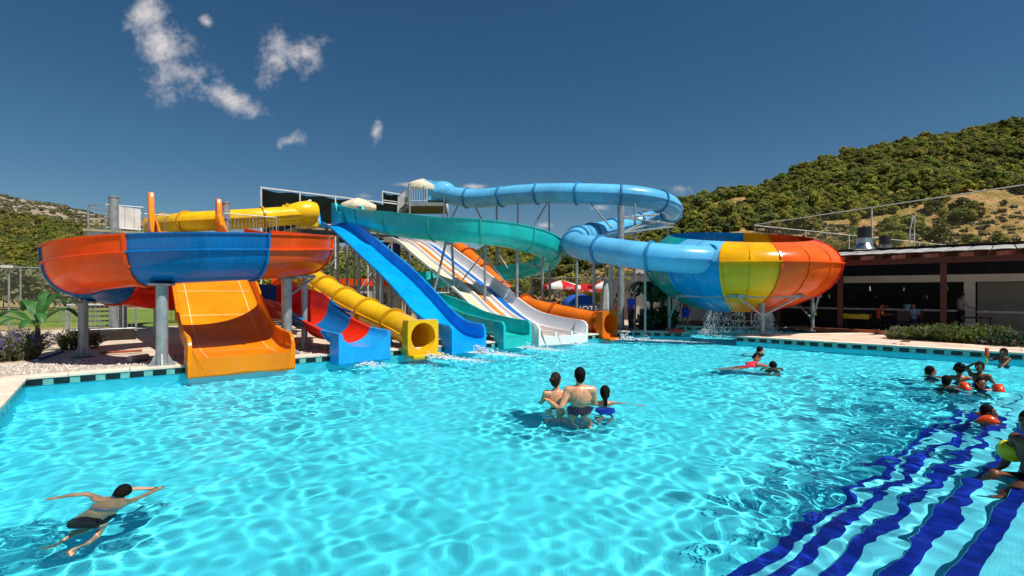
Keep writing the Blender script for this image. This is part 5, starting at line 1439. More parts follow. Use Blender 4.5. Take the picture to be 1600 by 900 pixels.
def scatter(name, pts, scl, rot, meshes, label=None):
    """stuff: many small plants instanced on points"""
    src = bpy.data.collections.new(name+'_source')
    for i, ms in enumerate(meshes):
        o = bpy.data.objects.new('%s_source_%d' % (name, i), ms); src.objects.link(o)
    me = bpy.data.meshes.new(name); me.vertices.add(len(pts)); me.vertices.foreach_set('co', np.asarray(pts, np.float32).ravel())
    for nm, typ, arr in (('scl', 'FLOAT', scl), ('rz', 'FLOAT', rot)):
        at_ = me.attributes.new(nm, typ, 'POINT'); at_.data.foreach_set('value', np.asarray(arr, np.float32))
    o = link(name, me)
    ng = bpy.data.node_groups.new(name, 'GeometryNodeTree')
    ng.interface.new_socket('Geometry', in_out='INPUT', socket_type='NodeSocketGeometry'); ng.interface.new_socket('Geometry', in_out='OUTPUT', socket_type='NodeSocketGeometry')
    N, L = ng.nodes, ng.links
    gi, go = N.new('NodeGroupInput'), N.new('NodeGroupOutput'); ip = N.new('GeometryNodeInstanceOnPoints'); ci = N.new('GeometryNodeCollectionInfo')
    ci.inputs['Collection'].default_value = src; ci.inputs['Separate Children'].default_value = True
    ip.inputs['Pick Instance'].default_value = True
    a1 = N.new('GeometryNodeInputNamedAttribute'); a1.data_type = 'FLOAT'; a1.inputs['Name'].default_value = 'scl'
    a2 = N.new('GeometryNodeInputNamedAttribute'); a2.data_type = 'FLOAT'; a2.inputs['Name'].default_value = 'rz'
    cx = N.new('ShaderNodeCombineXYZ'); L.new(a2.outputs['Attribute'], cx.inputs[2])
    e2r = N.new('FunctionNodeEulerToRotation'); L.new(cx.outputs[0], e2r.inputs[0])
    L.new(gi.outputs[0], ip.inputs['Points']); L.new(ci.outputs[0], ip.inputs['Instance']); L.new(e2r.outputs[0], ip.inputs['Rotation']); L.new(a1.outputs['Attribute'], ip.inputs['Scale'])
    ri = N.new('FunctionNodeRandomValue'); ri.data_type = 'INT'
    for sck in ri.inputs:
        if sck.name == 'Min' and sck.type == 'INT': sck.default_value = 0
        if sck.name == 'Max' and sck.type == 'INT': sck.default_value = len(meshes)-1
    io = [s for s in ri.outputs if s.type == 'INT'][0]
    L.new(io, ip.inputs['Instance Index']); L.new(ip.outputs[0], go.inputs[0])
    md = o.modifiers.new('scatter', 'NODES'); md.node_group = ng
    return tag(o, label, None, None, 'stuff')
def hill_points(n, u0, u1, v0, v1, seed, mind, dens=None):
    rng = np.random.default_rng(seed); out = []; cell = {}
    tries = 0
    while len(out) < n and tries < n*14:
        tries += 1
        u = rng.uniform(u0, u1); v = rng.uniform(v0**2, v1**2)**.5 if v0 >= 0 else rng.uniform(v0, v1)
        yb, yr = float(base_Y(u)), float(ridge_Y(u)); Y = yb+v*(yr-yb); X = u*Y
        if dens is not None and rng.random() > dens(u, v, X, Y): continue
        md = mind*(.75+.5*rng.random()); key = (int(X//mind), int(Y//mind))
        if any((X-x)**2+(Y-y)**2 < md*md for i in (-1, 0, 1) for j in (-1, 0, 1) for x, y in cell.get((key[0]+i, key[1]+j), ())): continue
        cell.setdefault(key, []).append((X, Y)); out.append((X, Y))
    P = np.array(out); return np.column_stack([P, hill_h(P[:, 0], P[:, 1])-.15])
def patchy(u, v, X, Y):
    f = .5+.5*math.sin(X*.045+1.1)*math.sin(Y*.038+.5)+.25*math.sin(X*.13+Y*.09)
    g = math.sin(X*.21+Y*.07)+math.sin(Y*.19-X*.05+2)+.7*math.sin(X*.41+1)
    lim = .34 if u < .5 else .41
    if v < lim: return 1. if g > 1.85-3.0*max(0, v-.2) else 0.
    return 1. if f > .12 or g > .9 else 0.
rg = np.random.default_rng(5)
P1 = hill_points(8200, -.05, 1.5, .05, 1.03, 8, 2.1, patchy)
scatter('pine_forest', P1, rg.uniform(.38, .78, len(P1))*rg.choice([.75, 1., 1.0, 1.35], len(P1)), rg.uniform(0, 6.28, len(P1)), [k[0] for k in KIT], 'green pine wood covering the right hillside')
def left_d(u, v, X, Y):
    f = .5+.5*math.sin(X*.03+.6)*math.sin(Y*.027+1.5)
    return (.95 if v < .46 else .18)*(1 if f > .2 else .4)
P2 = hill_points(3600, -1.5, -.05, .04, .62, 9, 3.3, left_d)
scatter('pine_forest', P2, rg.uniform(.5, .95, len(P2)), rg.uniform(0, 6.28, len(P2)), [k[0] for k in KIT], 'scrubby pine wood on the lower left hillside')
P3_ = hill_points(5200, -1.6, .3, .30, 1.02, 10, 3.0)
scatter('hill_scrub', P3_, rg.uniform(.9, 2.6, len(P3_)), rg.uniform(0, 6.28, len(P3_)), SCRUB, 'dark scrub dotting the rocky left ridge')
P4_ = hill_points(2600, -.3, 1.7, .0, .32, 12, 1.4)
scatter('slope_scrub', P4_, rg.uniform(.35, 1.05, len(P4_)), rg.uniform(0, 6.28, len(P4_)), SCRUB, 'low dry scrub on the slope behind the court')
# single trees one can pick out
def tree(name, data, x, y, s, label, group, z=None):
    z = float(hill_h(x, y))-.1 if z is None else z
    o = empty(name, (x, y, z), label, 'tree', group); o.rotation_euler.z = rnd(0, 6.28); o.scale = (s, s, s*rnd(.9, 1.1))
    link('crown', data[0], o); link('trunk', data[1], o); return o
spots = [(1075, 62, 1.0), (1105, 66, .9), (1150, 72, 1.0), (1182, 64, .85), (1230, 76, .95), (1292, 80, 1.0), (1330, 86, 1.1), (1395, 92, 1.2), (1462, 96, 1.15), (1515, 88, 1.25), (1560, 92, 1.1), (1590, 84, 1.0), (1020, 60, .8), (1445, 84, .9)]
lower = ['above the right curve of the pale blue tube', 'above the blue back of the bowl', 'above the blue and yellow joint of the bowl', 'where the two ball nets meet', 'above the orange side of the bowl', 'above the red side of the bowl', 'above the black roof tank', 'just left of the lattice mast', 'right of the lattice mast, large', 'above the bar roof, largest of the row', 'above the bar roof, second from the right edge', 'at the right edge of the picture', 'left of the tube curve, behind the steel brackets', 'just right of the lattice mast, small']
for q_, (px, Yp, s) in enumerate(spots): tree('pine_tree', NEARP[int(px) % 3], (px-800)/800*Yp, Yp, s, 'bushy pine on the dry lower slope '+lower[q_], 'pines on the dry lower slope')
spots = [(705, 62, .85), (738, 58, .8), (775, 64, .95), (812, 60, .75), (850, 66, .9), (893, 64, .8), (930, 58, .75), (660, 70, .9), (965, 62, .85)]
behind = ['at the top of the orange tube', 'beside the orange tube drop', 'under the middle of the turquoise loop', 'under the right of the turquoise loop', 'above the leftmost red parasol', 'at the right tip of the turquoise spiral', 'between two red parasols', 'behind the striped racing slide', 'above the rightmost red parasol']
for q_, (px, Yp, s) in enumerate(spots): tree('pine_tree', NEARP[int(px) % 3], (px-800)/800*Yp, Yp, s, 'small green tree '+behind[q_], 'trees behind the slides')
spots = [(5, 58, 1.5), (38, 52, 1.35), (75, 56, 1.5), (108, 50, 1.2), (148, 58, 1.4), (190, 60, 1.3), (232, 62, 1.2), (-30, 52, 1.4), (275, 64, 1.2), (330, 66, 1.1)]
oliv = ['behind the thin lamp post', 'above the banana plant', 'right above the lavender bush', 'left of the first grey spiral post', 'behind the first grey spiral post', 'behind the stair railing', 'behind the second grey spiral post', 'cut by the left picture edge', 'behind the amber chute, left part', 'behind the amber chute, right part']
for q_, (px, Yp, s) in enumerate(spots): tree('olive_tree', OLIVE[int(px) % 2], (px-800)/800*Yp, Yp, s, 'grey green olive tree beyond the lawn '+oliv[q_], 'olive trees beyond the lawn', z=.05)

# planted things close to the pool
def bush(name, pos, lobes, n, size, mat, label, cat, fl=None, nf=0, seed=1, stems=14, fsize=.05):
    o = empty(name, pos, label, cat); pos = Vector(pos)
    V, F = leaf_cloud(lobes, n, size, seed, flat=.2, aspect=3.4)
    link('foliage', quad_mesh('foliage', V, F, mat, False), o)
    rr = random.Random(seed); mb = MB()
    for k in range(stems):
        L_ = lobes[k % len(lobes)]; c = Vector(L_[0]); e = c+Vector((rr.uniform(-.6, .6)*L_[1][0], rr.uniform(-.6, .6)*L_[1][1], rr.uniform(0, .7)*L_[1][2])); mb.path([Vector((c.x*.7, c.y*.7, 0)), c.lerp(e, .4), e], [.014, .01, .004], n=4)
    mb.v = [tuple(Vector(v)+pos) for v in mb.v]; mb.build('stems', 'stem', o)
    if fl:
        V, F = leaf_cloud([(l[0], tuple(x*1.06 for x in l[1])) for l in lobes], nf, fsize, seed+9, flat=.2, aspect=1.1)
        # blossoms sit on the outside
        keep = []
        for q in range(nf):
            p = V[q*4:q*4+4].mean(0)
            if p[2] > .25: keep.append(q)
        Vn = np.concatenate([V[q*4:q*4+4] for q in keep]); link('blossoms', quad_mesh('blossoms', Vn, np.arange(len(Vn)).reshape(-1, 4), fl, False), o)
    return o
bp_ = ground_at(22, 566, .15)
def stem_plant(name, pos, rad, h, nst, label, cat, mat, leaf=.06, per=22, fl=None, tip=0, seed=1, lean=.5):
    """loose shrub: arching shoots from the ground, each with its own leaves, blossoms at some tips"""
    o = empty(name, pos, label, cat); rng = np.random.default_rng(seed); pos = Vector(pos)
    mb = MB(); LV = []; FV = []
    def quad(p, d, s, w, store):
        n_ = rng.normal(size=3); t = d/np.linalg.norm(d); b = np.cross(t, n_); b /= np.linalg.norm(b)
        store.append(np.array([p, p+t*s*.45-b*w, p+t*s, p+t*s*.45+b*w]))
    for k in range(nst):
        a = rng.uniform(0, 6.28); r0 = rad*rng.random()**.6; base = np.array([r0*math.cos(a), r0*math.sin(a)*.75, 0.])
        hh = h*rng.uniform(.55, 1.15)*(1-.35*r0/rad); out = lean*rng.uniform(.2, 1.)*h; az = a+rng.normal()*.6
        pts = [base+np.array([out*f*f*math.cos(az), out*f*f*math.sin(az), hh*(f-.18*f*f*f)]) for f in np.linspace(0, 1, 6)]
        mb.path([Vector(p)+pos for p in pts], [.009, .008, .007, .005, .004, .002], n=4)
        for q in range(per):
            f = rng.uniform(.18, 1)*5; i = min(int(f), 4); p = pts[i]+(pts[i+1]-pts[i])*(f-i); d = rng.normal(size=3)+np.array([0, 0, .7]); quad(p, d, leaf*rng.uniform(.6, 1.4), leaf*rng.uniform(.16, .30), LV)
        if fl and rng.random() < tip:
            for q in range(9): quad(pts[-1]+rng.normal(size=3)*np.array([.022, .022, .05]), rng.normal(size=3), .035, .016, FV)
    mb.build('stems', 'stem', o)
    V = np.concatenate(LV); link('foliage', quad_mesh('foliage', V, np.arange(len(V)).reshape(-1, 4), mat, False), o)
    if FV: V = np.concatenate(FV); link('blossoms', quad_mesh('blossoms', V, np.arange(len(V)).reshape(-1, 4), fl, False), o)
    return o
def banana(pos, label, leaves, mat='leaf_banana', s=1., seed=0):
    o = empty('banana_plant', pos, label, 'plant'); pos = Vector(pos); rr = random.Random(seed)
    mb = MB(); mb.path([pos, pos+Vector((.02, 0, .35*s)), pos+Vector((.0, .02, .75*s))], [.09*s, .07*s, .05*s], n=10); mb.build('trunk', 'stem', o, auto=50)
    for az, Ln, rise, wid in leaves:
        d = Vector((math.cos(az), math.sin(az), 0)); sd_ = Vector((-d.y, d.x, 0)); base = pos+Vector((0, 0, .7*s)); mb = MB(); vs = []; n = 12
        for i in range(n+1):
            f = i/n; c = base+d*Ln*s*(f**.95)*(1-.1*f)+Vector((0, 0, s*(rise*math.sin(min(1, f*1.05)*PI*.72)-.25*f*f)))
            w = wid*s*(.10 if f < .14 else math.sin(PI*min(1, (f-.08)/.92))**.6)*(1 if i % 3 else .9)
            for k, x in enumerate((-1, -.5, 0, .5, 1)): vs.append(c+sd_*x*w*(1+.12*math.sin(i*2.3+x))+Vector((0, 0, .18*abs(x)*w-.5*x*x*w*f-.10*x*x*w*rr.random())))
        mb.add(vs, [(i*5+k, i*5+k+1, (i+1)*5+k+1, (i+1)*5+k) for i in range(n) for k in range(4)]); mb.build('leaf', mat, o, smooth=True)
    return o
stem_plant('lavender_bush', (bp_.x-.55, bp_.y+.35, .15), .72, 1.0, 330, 'purple flowering lavender bush at the left edge of the gravel', 'bush', 'leaf_lav', .075, 26, 'flower', .62, 4)
stem_plant('lavender_bush', (bp_.x-.75, bp_.y+2.9, .15), .5, .75, 130, 'small sparse green bush behind the lavender, by the stair railing', 'bush', 'leaf_bush', .075, 22, 'flower', .25, 6)
bpos = ground_at(48, 552, .15)
banana(bpos+Vector((0, .2, 0)), 'banana plant with broad green leaves behind the lavender bush', [(3.05, 1.5, .55, .15), (2.6, 1.2, .85, .15), (.12, 1.25, .62, .15), (.55, 1.1, .85, .14), (3.6, 1.35, .4, .15), (4.3, 1.0, .35, .13), (5.6, 1.0, .5, .13), (1.4, .9, 1.0, .13), (2.0, .9, 1.05, .12), (5.0, .8, .3, .12)], s=1.1, seed=3)
lbls = ['dark leafy banana plant against the white house wall', 'dark banana plant beside the bowl support, right of its twin']
for k, (px, Yp, s) in enumerate(((1018, 25.0, 1.5), (1036, 24.6, 1.7))):
    p = at(px, 0, Yp); banana(Vector((p.x, p.y, .17)), lbls[k], [(a, rnd(.7, 1.1), rnd(.5, 1.0), .16) for a in np.arange(0, 6.2, .52)], 'leaf_dark', s, 5+k)
p = at(1026, 0, 24.5); bush('dark_shrub', (p.x, p.y, .17), [((0, 0, .5), (.9, .5, .6)), ((.6, .2, .5), (.6, .5, .6)), ((-.5, 0, .35), (.5, .4, .4))], 1300, .12, 'leaf_dark', 'dense dark shrub below the banana plants left of the bowl', 'shrub', 'white_cloth', 60, 11, 16, .06)
hz_lab = ['flowering green hedge plant in front of the bar, leftmost with pink blossoms', 'green hedge plant in front of the bar, second from the left', 'tall green hedge plant in the middle of the bar hedge', 'green hedge plant before the bar, second from the right edge', 'dark green hedge plant at the right edge of the picture']
for k, (px, py) in enumerate(((1432, 533), (1470, 535), (1512, 538), (1556, 541), (1600, 545))):
    p = ground_at(px, py, .15); h = (.5, .62, .7, .66, .5)[k]
    stem_plant('hedge_plant', (p.x+.15, p.y+.5, .15), .78, h*1.25, 230, hz_lab[k], 'hedge', 'leaf_bush' if k < 4 else 'leaf_dark', .075, 26, 'flower_pink', .3 if k == 0 else .06, 30+k, .45)
slab('planting_bed', [ground_at(1405, 536, .15), ground_at(1660, 556, .15), ground_at(1660, 556, .15)+Vector((1.2, 1.2, 0)), ground_at(1405, 536, .15)+Vector((1.2, 1.2, 0))], .20, 'soil', th=.1)
# loose pebbles on the gravel bed
rng = np.random.default_rng(2); V = []; F = []
ico = bmesh.new(); bmesh.ops.create_icosphere(ico, subdivisions=1, radius=1); iv = np.array([v.co[:] for v in ico.verts]); ifc = np.array([[v.index for v in f.verts] for f in ico.faces]); ico.free()
cnt = 5200; S = rng.uniform(-2.6, 18.5, cnt); T = rng.uniform(.42, 3.05, cnt); ok = ~((S < -.3) & (T < 1.2)); S, T = S[ok], T[ok]
for i in range(len(S)):
    r_ = rng.uniform(.012, .034); p = st(S[i], T[i], .188); sc_ = rng.uniform(.6, 1.3, 3)*r_; V.append(iv*sc_+np.array(p)); F.append(ifc+len(iv)*i)
tag(link('gravel_stones', quad_mesh('gravel_stones', np.concatenate(V), np.concatenate(F), 'pebble', False)), 'pale loose pebbles on the gravel under the slides', None, None, 'stuff')

# ------------------------------------------------------------------ moving water: foam at the exits and the fall under the bowl
material('foam', (.82, .86, .88), rough=.6, var=.03, trans=.3)
def foam_material():
    m = bpy.data.materials.new('foam_sheet'); m.use_nodes = True; nt = m.node_tree; N, L = nt.nodes, nt.links; b = N['Principled BSDF']
    b.inputs['Base Color'].default_value = (.85, .90, .92, 1); b.inputs['Roughness'].default_value = .5
    at_ = N.new('ShaderNodeAttribute'); at_.attribute_name = 'dens'; geo = N.new('ShaderNodeNewGeometry')
    n1 = N.new('ShaderNodeTexNoise'); n1.inputs['Scale'].default_value = 5.5; n1.inputs['Detail'].default_value = 9; n1.inputs['Roughness'].default_value = .72; L.new(geo.outputs['Position'], n1.inputs['Vector'])
    ad = N.new('ShaderNodeMath'); ad.operation = 'ADD'; L.new(at_.outputs['Fac'], ad.inputs[0]); L.new(n1.outputs['Fac'], ad.inputs[1])
    mr = N.new('ShaderNodeMapRange'); mr.inputs['From Min'].default_value = .98; mr.inputs['From Max'].default_value = 1.32; mr.inputs['To Max'].default_value = .9; L.new(ad.outputs[0], mr.inputs['Value'])
    L.new(mr.outputs[0], b.inputs['Alpha']); MAT['foam_sheet'] = m
foam_material()
def foam_sheet(c, L_, W_, az, label, peak=1.0):
    nu, nv = 70, 40; d = np.array([math.cos(az), math.sin(az)]); sd_ = np.array([-d[1], d[0]])
    U, Vv = np.meshgrid(np.linspace(-.08, 1, nu), np.linspace(-1, 1, nv)); wid = W_*(.55+.9*U)
    X = c[0]+d[0]*U*L_+sd_[0]*Vv*wid; Y = c[1]+d[1]*U*L_+sd_[1]*Vv*wid; Z = water_height(X, Y)+.008
    me = grid_mesh('foam', X, Y, Z, 'foam_sheet'); a_ = me.attributes.new('dens', 'FLOAT', 'POINT')
    dens = peak*(1-U)**.6*np.exp(-(Vv*1.35)**2)*1.05; a_.data.foreach_set('value', dens.ravel().astype(np.float32))
    tag(link('foam', me), label, None, None, 'stuff')
def foam(name, c, L_, W_, az, n, label, seed, hgt=.05):
    rng = np.random.default_rng(seed); V = []; F = []; d = np.array([math.cos(az), math.sin(az), 0]); s = np.array([-d[1], d[0], 0])
    for i in range(n):
        f = rng.random()**1.4; q = np.array(c)+d*f*L_+s*rng.normal()*W_*(.35+.5*f)
        r_ = rng.uniform(.010, .034)*(1.25-f); q[2] = float(water_height(np.array([q[0]]), np.array([q[1]]))[0])+abs(rng.normal())*hgt*(1-f)**2+.002
        V.append(iv*np.array([1.4, 1.4, .55])*r_+q); F.append(ifc+len(iv)*i)
    tag(link(name, quad_mesh(name, np.concatenate(V), np.concatenate(F), 'foam', True)), label, None, None, 'stuff')
fd = math.atan2(-NV.y, -NV.x)
foam_sheet(st(9.0, -.6), 3.2, .55, fd+.35, 'thin foam sheet spreading before the yellow tube exit')
foam_sheet(st(10.65, -.6), 3.0, .6, fd+.4, 'thin foam sheet spreading before the blue chute exit')
foam_sheet(st(12.75, -.6), 2.8, .55, fd+.4, 'thin foam sheet spreading before the turquoise exit', .8)
foam_sheet(st(15.0, -.6), 2.2, 1.0, fd+.2, 'thin foam sheet spreading before the racing slide', .6)
foam_sheet(Vector((4.4, 21.2, 0)), 4.6, .5, -.35, 'thin foam sheet spreading before the orange tube exit')
foam_sheet(BC+Vector((-1.2, -.6, 0)), 3.0, 1.2, -1.0, 'foam patch under the falling water of the bowl', .9)
foam('foam', st(9.0, -.75), 2.4, .38, fd+.35, 420, 'white foam trailing from the yellow tube exit', 1, .07)
foam('foam', st(10.7, -.8), 2.2, .40, fd+.4, 420, 'white foam trailing from the blue chute exit', 2, .12)
foam('foam', st(12.8, -.75), 2.0, .4, fd+.4, 260, 'white foam in front of the turquoise exit', 3, .06)
foam('foam', Vector((4.5, 21.1, 0)), 3.4, .35, -.35, 500, 'white foam rushing from the orange tube exit', 4, .10)
foam('foam', st(15.2, -.75), 1.4, .6, fd+.2, 120, 'thin white foam before the striped racing slide', 6, .03)
foam('foam', st(6.9, -.9), 1.2, .4, fd+.2, 160, 'thin foam in front of the blue spiral exit', 7, .03)
def waterfall():
    rng = np.random.default_rng(9); V = []; F = []; k = 0
    for i in range(1700):
        a = rng.uniform(PI*.9, PI*2.1) if rng.random() < .8 else rng.uniform(0, 2*PI)
        r_ = 1.28+rng.normal()*.06; f = rng.random(); z = 1.08-1.05*f
        spread = 1+.25*f*rng.random()
        q = np.array([BC.x+r_*spread*math.cos(a), BC.y+r_*spread*math.sin(a), z])
        if math.sin(a*9+1)+.6*math.sin(a*23) < -.55: continue
        w = rng.uniform(.006, .014); h = rng.uniform(.02, .11)*(1-.4*f)
        V.append(iv*np.array([w, w, h])+q); F.append(ifc+len(iv)*k); k += 1
    for i in range(900):
        a = rng.uniform(0, 2*PI); r_ = 1.35+abs(rng.normal())*.4; z = abs(rng.normal())*.10; w = rng.uniform(.012, .035)
        V.append(iv*np.array([w, w, w*.7])+np.array([BC.x+r_*math.cos(a), BC.y+r_*math.sin(a), z])); F.append(ifc+len(iv)*k); k += 1
    tag(link('falling_water', quad_mesh('falling_water', np.concatenate(V), np.concatenate(F), 'foam', True)), 'curtain of water falling from the bowl into the splash pool', None, None, 'stuff')
waterfall()
# ------------------------------------------------------------------ people
BASE = dict(pelvis=(0, 0, .95), belly=(0, .01, 1.10), chest=(0, 0, 1.29), neck=(0, -.005, 1.47), head=(0, .02, 1.62),
            shL=(-.175, 0, 1.41), shR=(.175, 0, 1.41), elL=(-.24, -.02, 1.12), elR=(.24, -.02, 1.12), wrL=(-.26, .06, .88), wrR=(.26, .06, .88),
            hipL=(-.09, 0, .92), hipR=(.09, 0, .92), knL=(-.10, .02, .49), knR=(.10, .02, .49), anL=(-.10, -.02, .08), anR=(.10, -.02, .08), toL=(-.11, .14, .03), toR=(.11, .14, .03))
def remesh(mb, name, mat, parent, vox, smooth=4):
    tmp = mb.build('tmp', mat)
    md = tmp.modifiers.new('r', 'REMESH'); md.mode = 'VOXEL'; md.voxel_size = vox; md.use_smooth_shade = True
    ms = tmp.modifiers.new('s', 'SMOOTH'); ms.iterations = smooth; ms.factor = .5
    dg = bpy.context.evaluated_depsgraph_get(); me = bpy.data.meshes.new_from_object(tmp.evaluated_get(dg))
    old = tmp.data; bpy.data.objects.remove(tmp); bpy.data.meshes.remove(old)
    me.name = name; me.polygons.foreach_set('use_smooth', [True]*len(me.polygons))
    inv = wmat(parent).inverted(); me.transform(inv)
    o = link(name, me, parent); RECEIVERS.append(o); return o
def cap_(mb, a, b, ra, rb, n=12):
    mb.tube(a, b, ra, rb, n=n); mb.ball(a, ra*1.0, n, 8); mb.ball(b, rb*1.0, n, 8)
def person(loc, rz, label, pose=None, k=1., hk=1., skin='skin', hair='hair', style='short', clothes=(), yaw=0., pitch=0., vox=.013, group=None, face=False, fat=1., tiltm=None, fingers=True, curl=.5):
    loc = Vector(loc)
    if loc.y < 18: # bathers: size read off the heads in the picture, head height kept
        hz_ = (pose or BASE).get('head', BASE['head'])[2]; loc.z += hz_*k*(1-1.17); k = k*1.17
    o = empty('person', loc, label, 'person', group); o.rotation_euler.z = rz
    Mx = wmat(o)
    J = {q: Vector(v) for q, v in BASE.items()}
    if pose:
        for q, v in pose.items(): J[q] = Vector(v)
    J = {q: v*k for q, v in J.items()}
    if tiltm is not None: J = {q: tiltm @ v for q, v in J.items()}
    J = {q: Mx @ v for q, v in J.items()}
    up = (J['neck']-J['pelvis']).normalized(); rt = (J['shR']-J['shL']).normalized(); fw = up.cross(rt).normalized(); rt = fw.cross(up).normalized()
    B = Matrix((rt, fw, up)).transposed()
    s = k*fat
    def torso(mb, g):
        mb.ball(J['chest']+up*.02*k, 1, 16, 12, (.155*s+g, .108*s+g, .185*k+g), B); mb.ball(J['chest']+up*.09*k, 1, 14, 10, (.165*s+g, .085*s+g, .085*k+g), B)
        mb.ball(J['belly'], 1, 16, 12, (.128*s+g, .095*s+g, .17*k+g), B)
    def hips(mb, g): mb.ball(J['pelvis'], 1, 16, 12, (.155*s+g, .105*s+g, .13*k+g), B); mb.ball(J['pelvis']-up*.05*k-fw*.03*k, 1, 14, 10, (.145*s+g, .10*s+g, .09*k+g), B)
    mb = MB(); torso(mb, 0); hips(mb, 0)
    cap_(mb, J['chest']+up*.12*k, J['neck'], .075*s, .052*s); cap_(mb, J['neck'], J['head']-up*.03*k, .052*s, .05*s)
    for q in 'LR':
        sg = -1 if q == 'L' else 1
        cap_(mb, J['chest']+up*.11*k+rt*sg*.06*k, J['sh'+q], .07*s, .062*s); cap_(mb, J['sh'+q], J['el'+q], .055*s, .040*s); cap_(mb, J['el'+q], J['wr'+q], .041*s, .027*s)
        cap_(mb, J['hip'+q], J['kn'+q], .083*s, .054*s); m_ = J['kn'+q].lerp(J['an'+q], .3); cap_(mb, J['kn'+q], m_, .053*s, .056*s); cap_(mb, m_, J['an'+q], .056*s, .036*s)
        cap_(mb, J['an'+q]-(J['to'+q]-J['an'+q])*.25, J['to'+q], .036*s, .026*s)
        # hand: palm, four fingers of different length with a bend, thumb from the side of the palm
        d = (J['wr'+q]-J['el'+q]).normalized(); ac = d.cross(up if abs(d.dot(up)) < .8 else fw).normalized()*sg; nm = d.cross(ac).normalized()*sg
        w = J['wr'+q]; pc = w+d*.05*k
        Bh = Matrix((ac, nm, d)).transposed(); mb.ball(pc, 1, 12, 8, (.038*k, .019*k, .052*k), Bh)
        fr_ = max(.0085*k, vox*.62)
        for f_, off, Lf in ((0, -.029, .058), (1, -.010, .070), (2, .010, .066), (3, .028, .050)):
            a_ = w+d*.085*k+ac*off*k; b_ = a_+(d*math.cos(curl*.5)-nm*math.sin(curl*.5)+ac*off*1.5).normalized()*Lf*.55*k; c_ = b_+(d*math.cos(curl)-nm*math.sin(curl)).normalized()*Lf*.5*k
            cap_(mb, a_, b_, fr_, fr_*.93, 8); cap_(mb, b_, c_, fr_*.93, fr_*.8, 8)
        a_ = w+d*.028*k-ac*.028*k; b_ = a_+(d*.6-ac*.75-nm*.15).normalized()*.042*k; cap_(mb, a_, b_, fr_*1.15, fr_, 8); cap_(mb, b_, b_+(d*.9-ac*.3).normalized()*.03*k, fr_, fr_*.85, 8)
    # head
    Hm = B @ Matrix.Rotation(yaw, 3, 'Z') @ Matrix.Rotation(pitch, 3, 'X'); h = k*hk; hc = J['head']
    def hp_(x, y, z): return hc+Hm @ Vector((x*h, y*h, z*h))
    mb.ball(hp_(0, -.01, .025), h, 18, 12, (.076, .094, .098), Hm); mb.ball(hp_(0, .018, -.045), h, 16, 10, (.060, .072, .078), Hm); mb.ball(hp_(0, .052, -.098), h, 10, 8, (.034, .028, .024), Hm)
    cap_(mb, hp_(0, .088, .02), hp_(0, .106, -.022), .011*h, .017*h, 8); mb.ball(hp_(0, .082, .036), h, 10, 6, (.05, .014, .012), Hm); mb.ball(hp_(0, .082, -.062), h, 10, 6, (.026, .015, .014), Hm)
    for sg in (-1, 1): mb.ball(hp_(sg*.078, -.005, -.008), h, 8, 8, (.012, .022, .033), Hm)
    body = remesh(mb, 'body', skin, o, vox)
    if face:
        for sg in (-1, 1):
            e = MB(); e.ball(hp_(sg*.031, .083, .014), .0135*h, 10, 8); eo = e.build('eye', 'eye_white', o, smooth=True)
            e = MB(); e.ball(hp_(sg*.031, .0925, .014), .0068*h, 8, 6); e.build('iris', 'hair', eo, smooth=True)
            e = MB(); e.path([hp_(sg*.014, .096, .036), hp_(sg*.032, .097, .041), hp_(sg*.05, .084, .034)], .005*h, n=5); e.build('eyebrow', 'hair', o)
        e = MB(); e.ball(hp_(0, .094, -.062), h, 12, 6, (.024, .008, .009), Hm); e.build('lips', 'lips', o, smooth=True)
    # hair
    hb_ = MB(); hb_.ball(hp_(0, -.018, .034), h, 22, 14, (.086, .102, .104), Hm)
    if style == 'short': hb_.ball(hp_(0, -.055, -.025), h, 16, 10, (.074, .052, .075), Hm)
    if style in ('bun', 'pony', 'long', 'tied'):
        hb_.ball(hp_(0, -.05, -.02), h, 16, 10, (.078, .06, .085), Hm)
    if style == 'bun': hb_.ball(hp_(-.03, -.115, .02), .045*h, 12, 8)
    if style == 'pony':
        for a_, b_, r0, r1 in (((0, -.105, .02), (0, -.12, -.08), .035, .036), ((0, -.12, -.08), (.01, -.12, -.22), .036, .028), ((.01, -.12, -.22), (.0, -.11, -.32), .028, .012)): cap_(hb_, hp_(*a_), hp_(*b_), r0*h, r1*h, 10)
    if style == 'long':
        for x in (-.05, 0, .05): cap_(hb_, hp_(x, -.07, -.03), hp_(x*1.3, -.06, -.24), .045*h, .03*h, 10)
    if style == 'curly':
        rr = random.Random(3)
        for q in range(46):
            th, ph = rr.uniform(0, 6.28), rr.uniform(.0, 1.75); v = Vector((math.sin(ph)*math.cos(th)*.092, math.sin(ph)*math.sin(th)*.105-.02, math.cos(ph)*.11+.03))
            if v.y > .055 and v.z < .075: continue
            hb_.ball(hp_(*v), .026*h, 8, 6)
    # cut the face free: keep what lies behind the hair line
    ht = remesh(hb_, 'hair', hair, o, max(vox*.8, .010), 3)
    bm_ = bmesh.new(); bm_.from_mesh(ht.data); inv = (Matrix.Translation(hc) @ Hm.to_4x4()).inverted() @ wmat(o)
    dele = []
    for v in bm_.verts:
        p = inv @ v.co; y, z = p.y/h, p.z/h
        if (y > .045-max(0, (z-.055))*-1.2 and z < .085 and y > .03) or (z < -.02 and y > .0): dele.append(v)
    bmesh.ops.delete(bm_, geom=dele, context='VERTS'); bm_.to_mesh(ht.data); bm_.free()
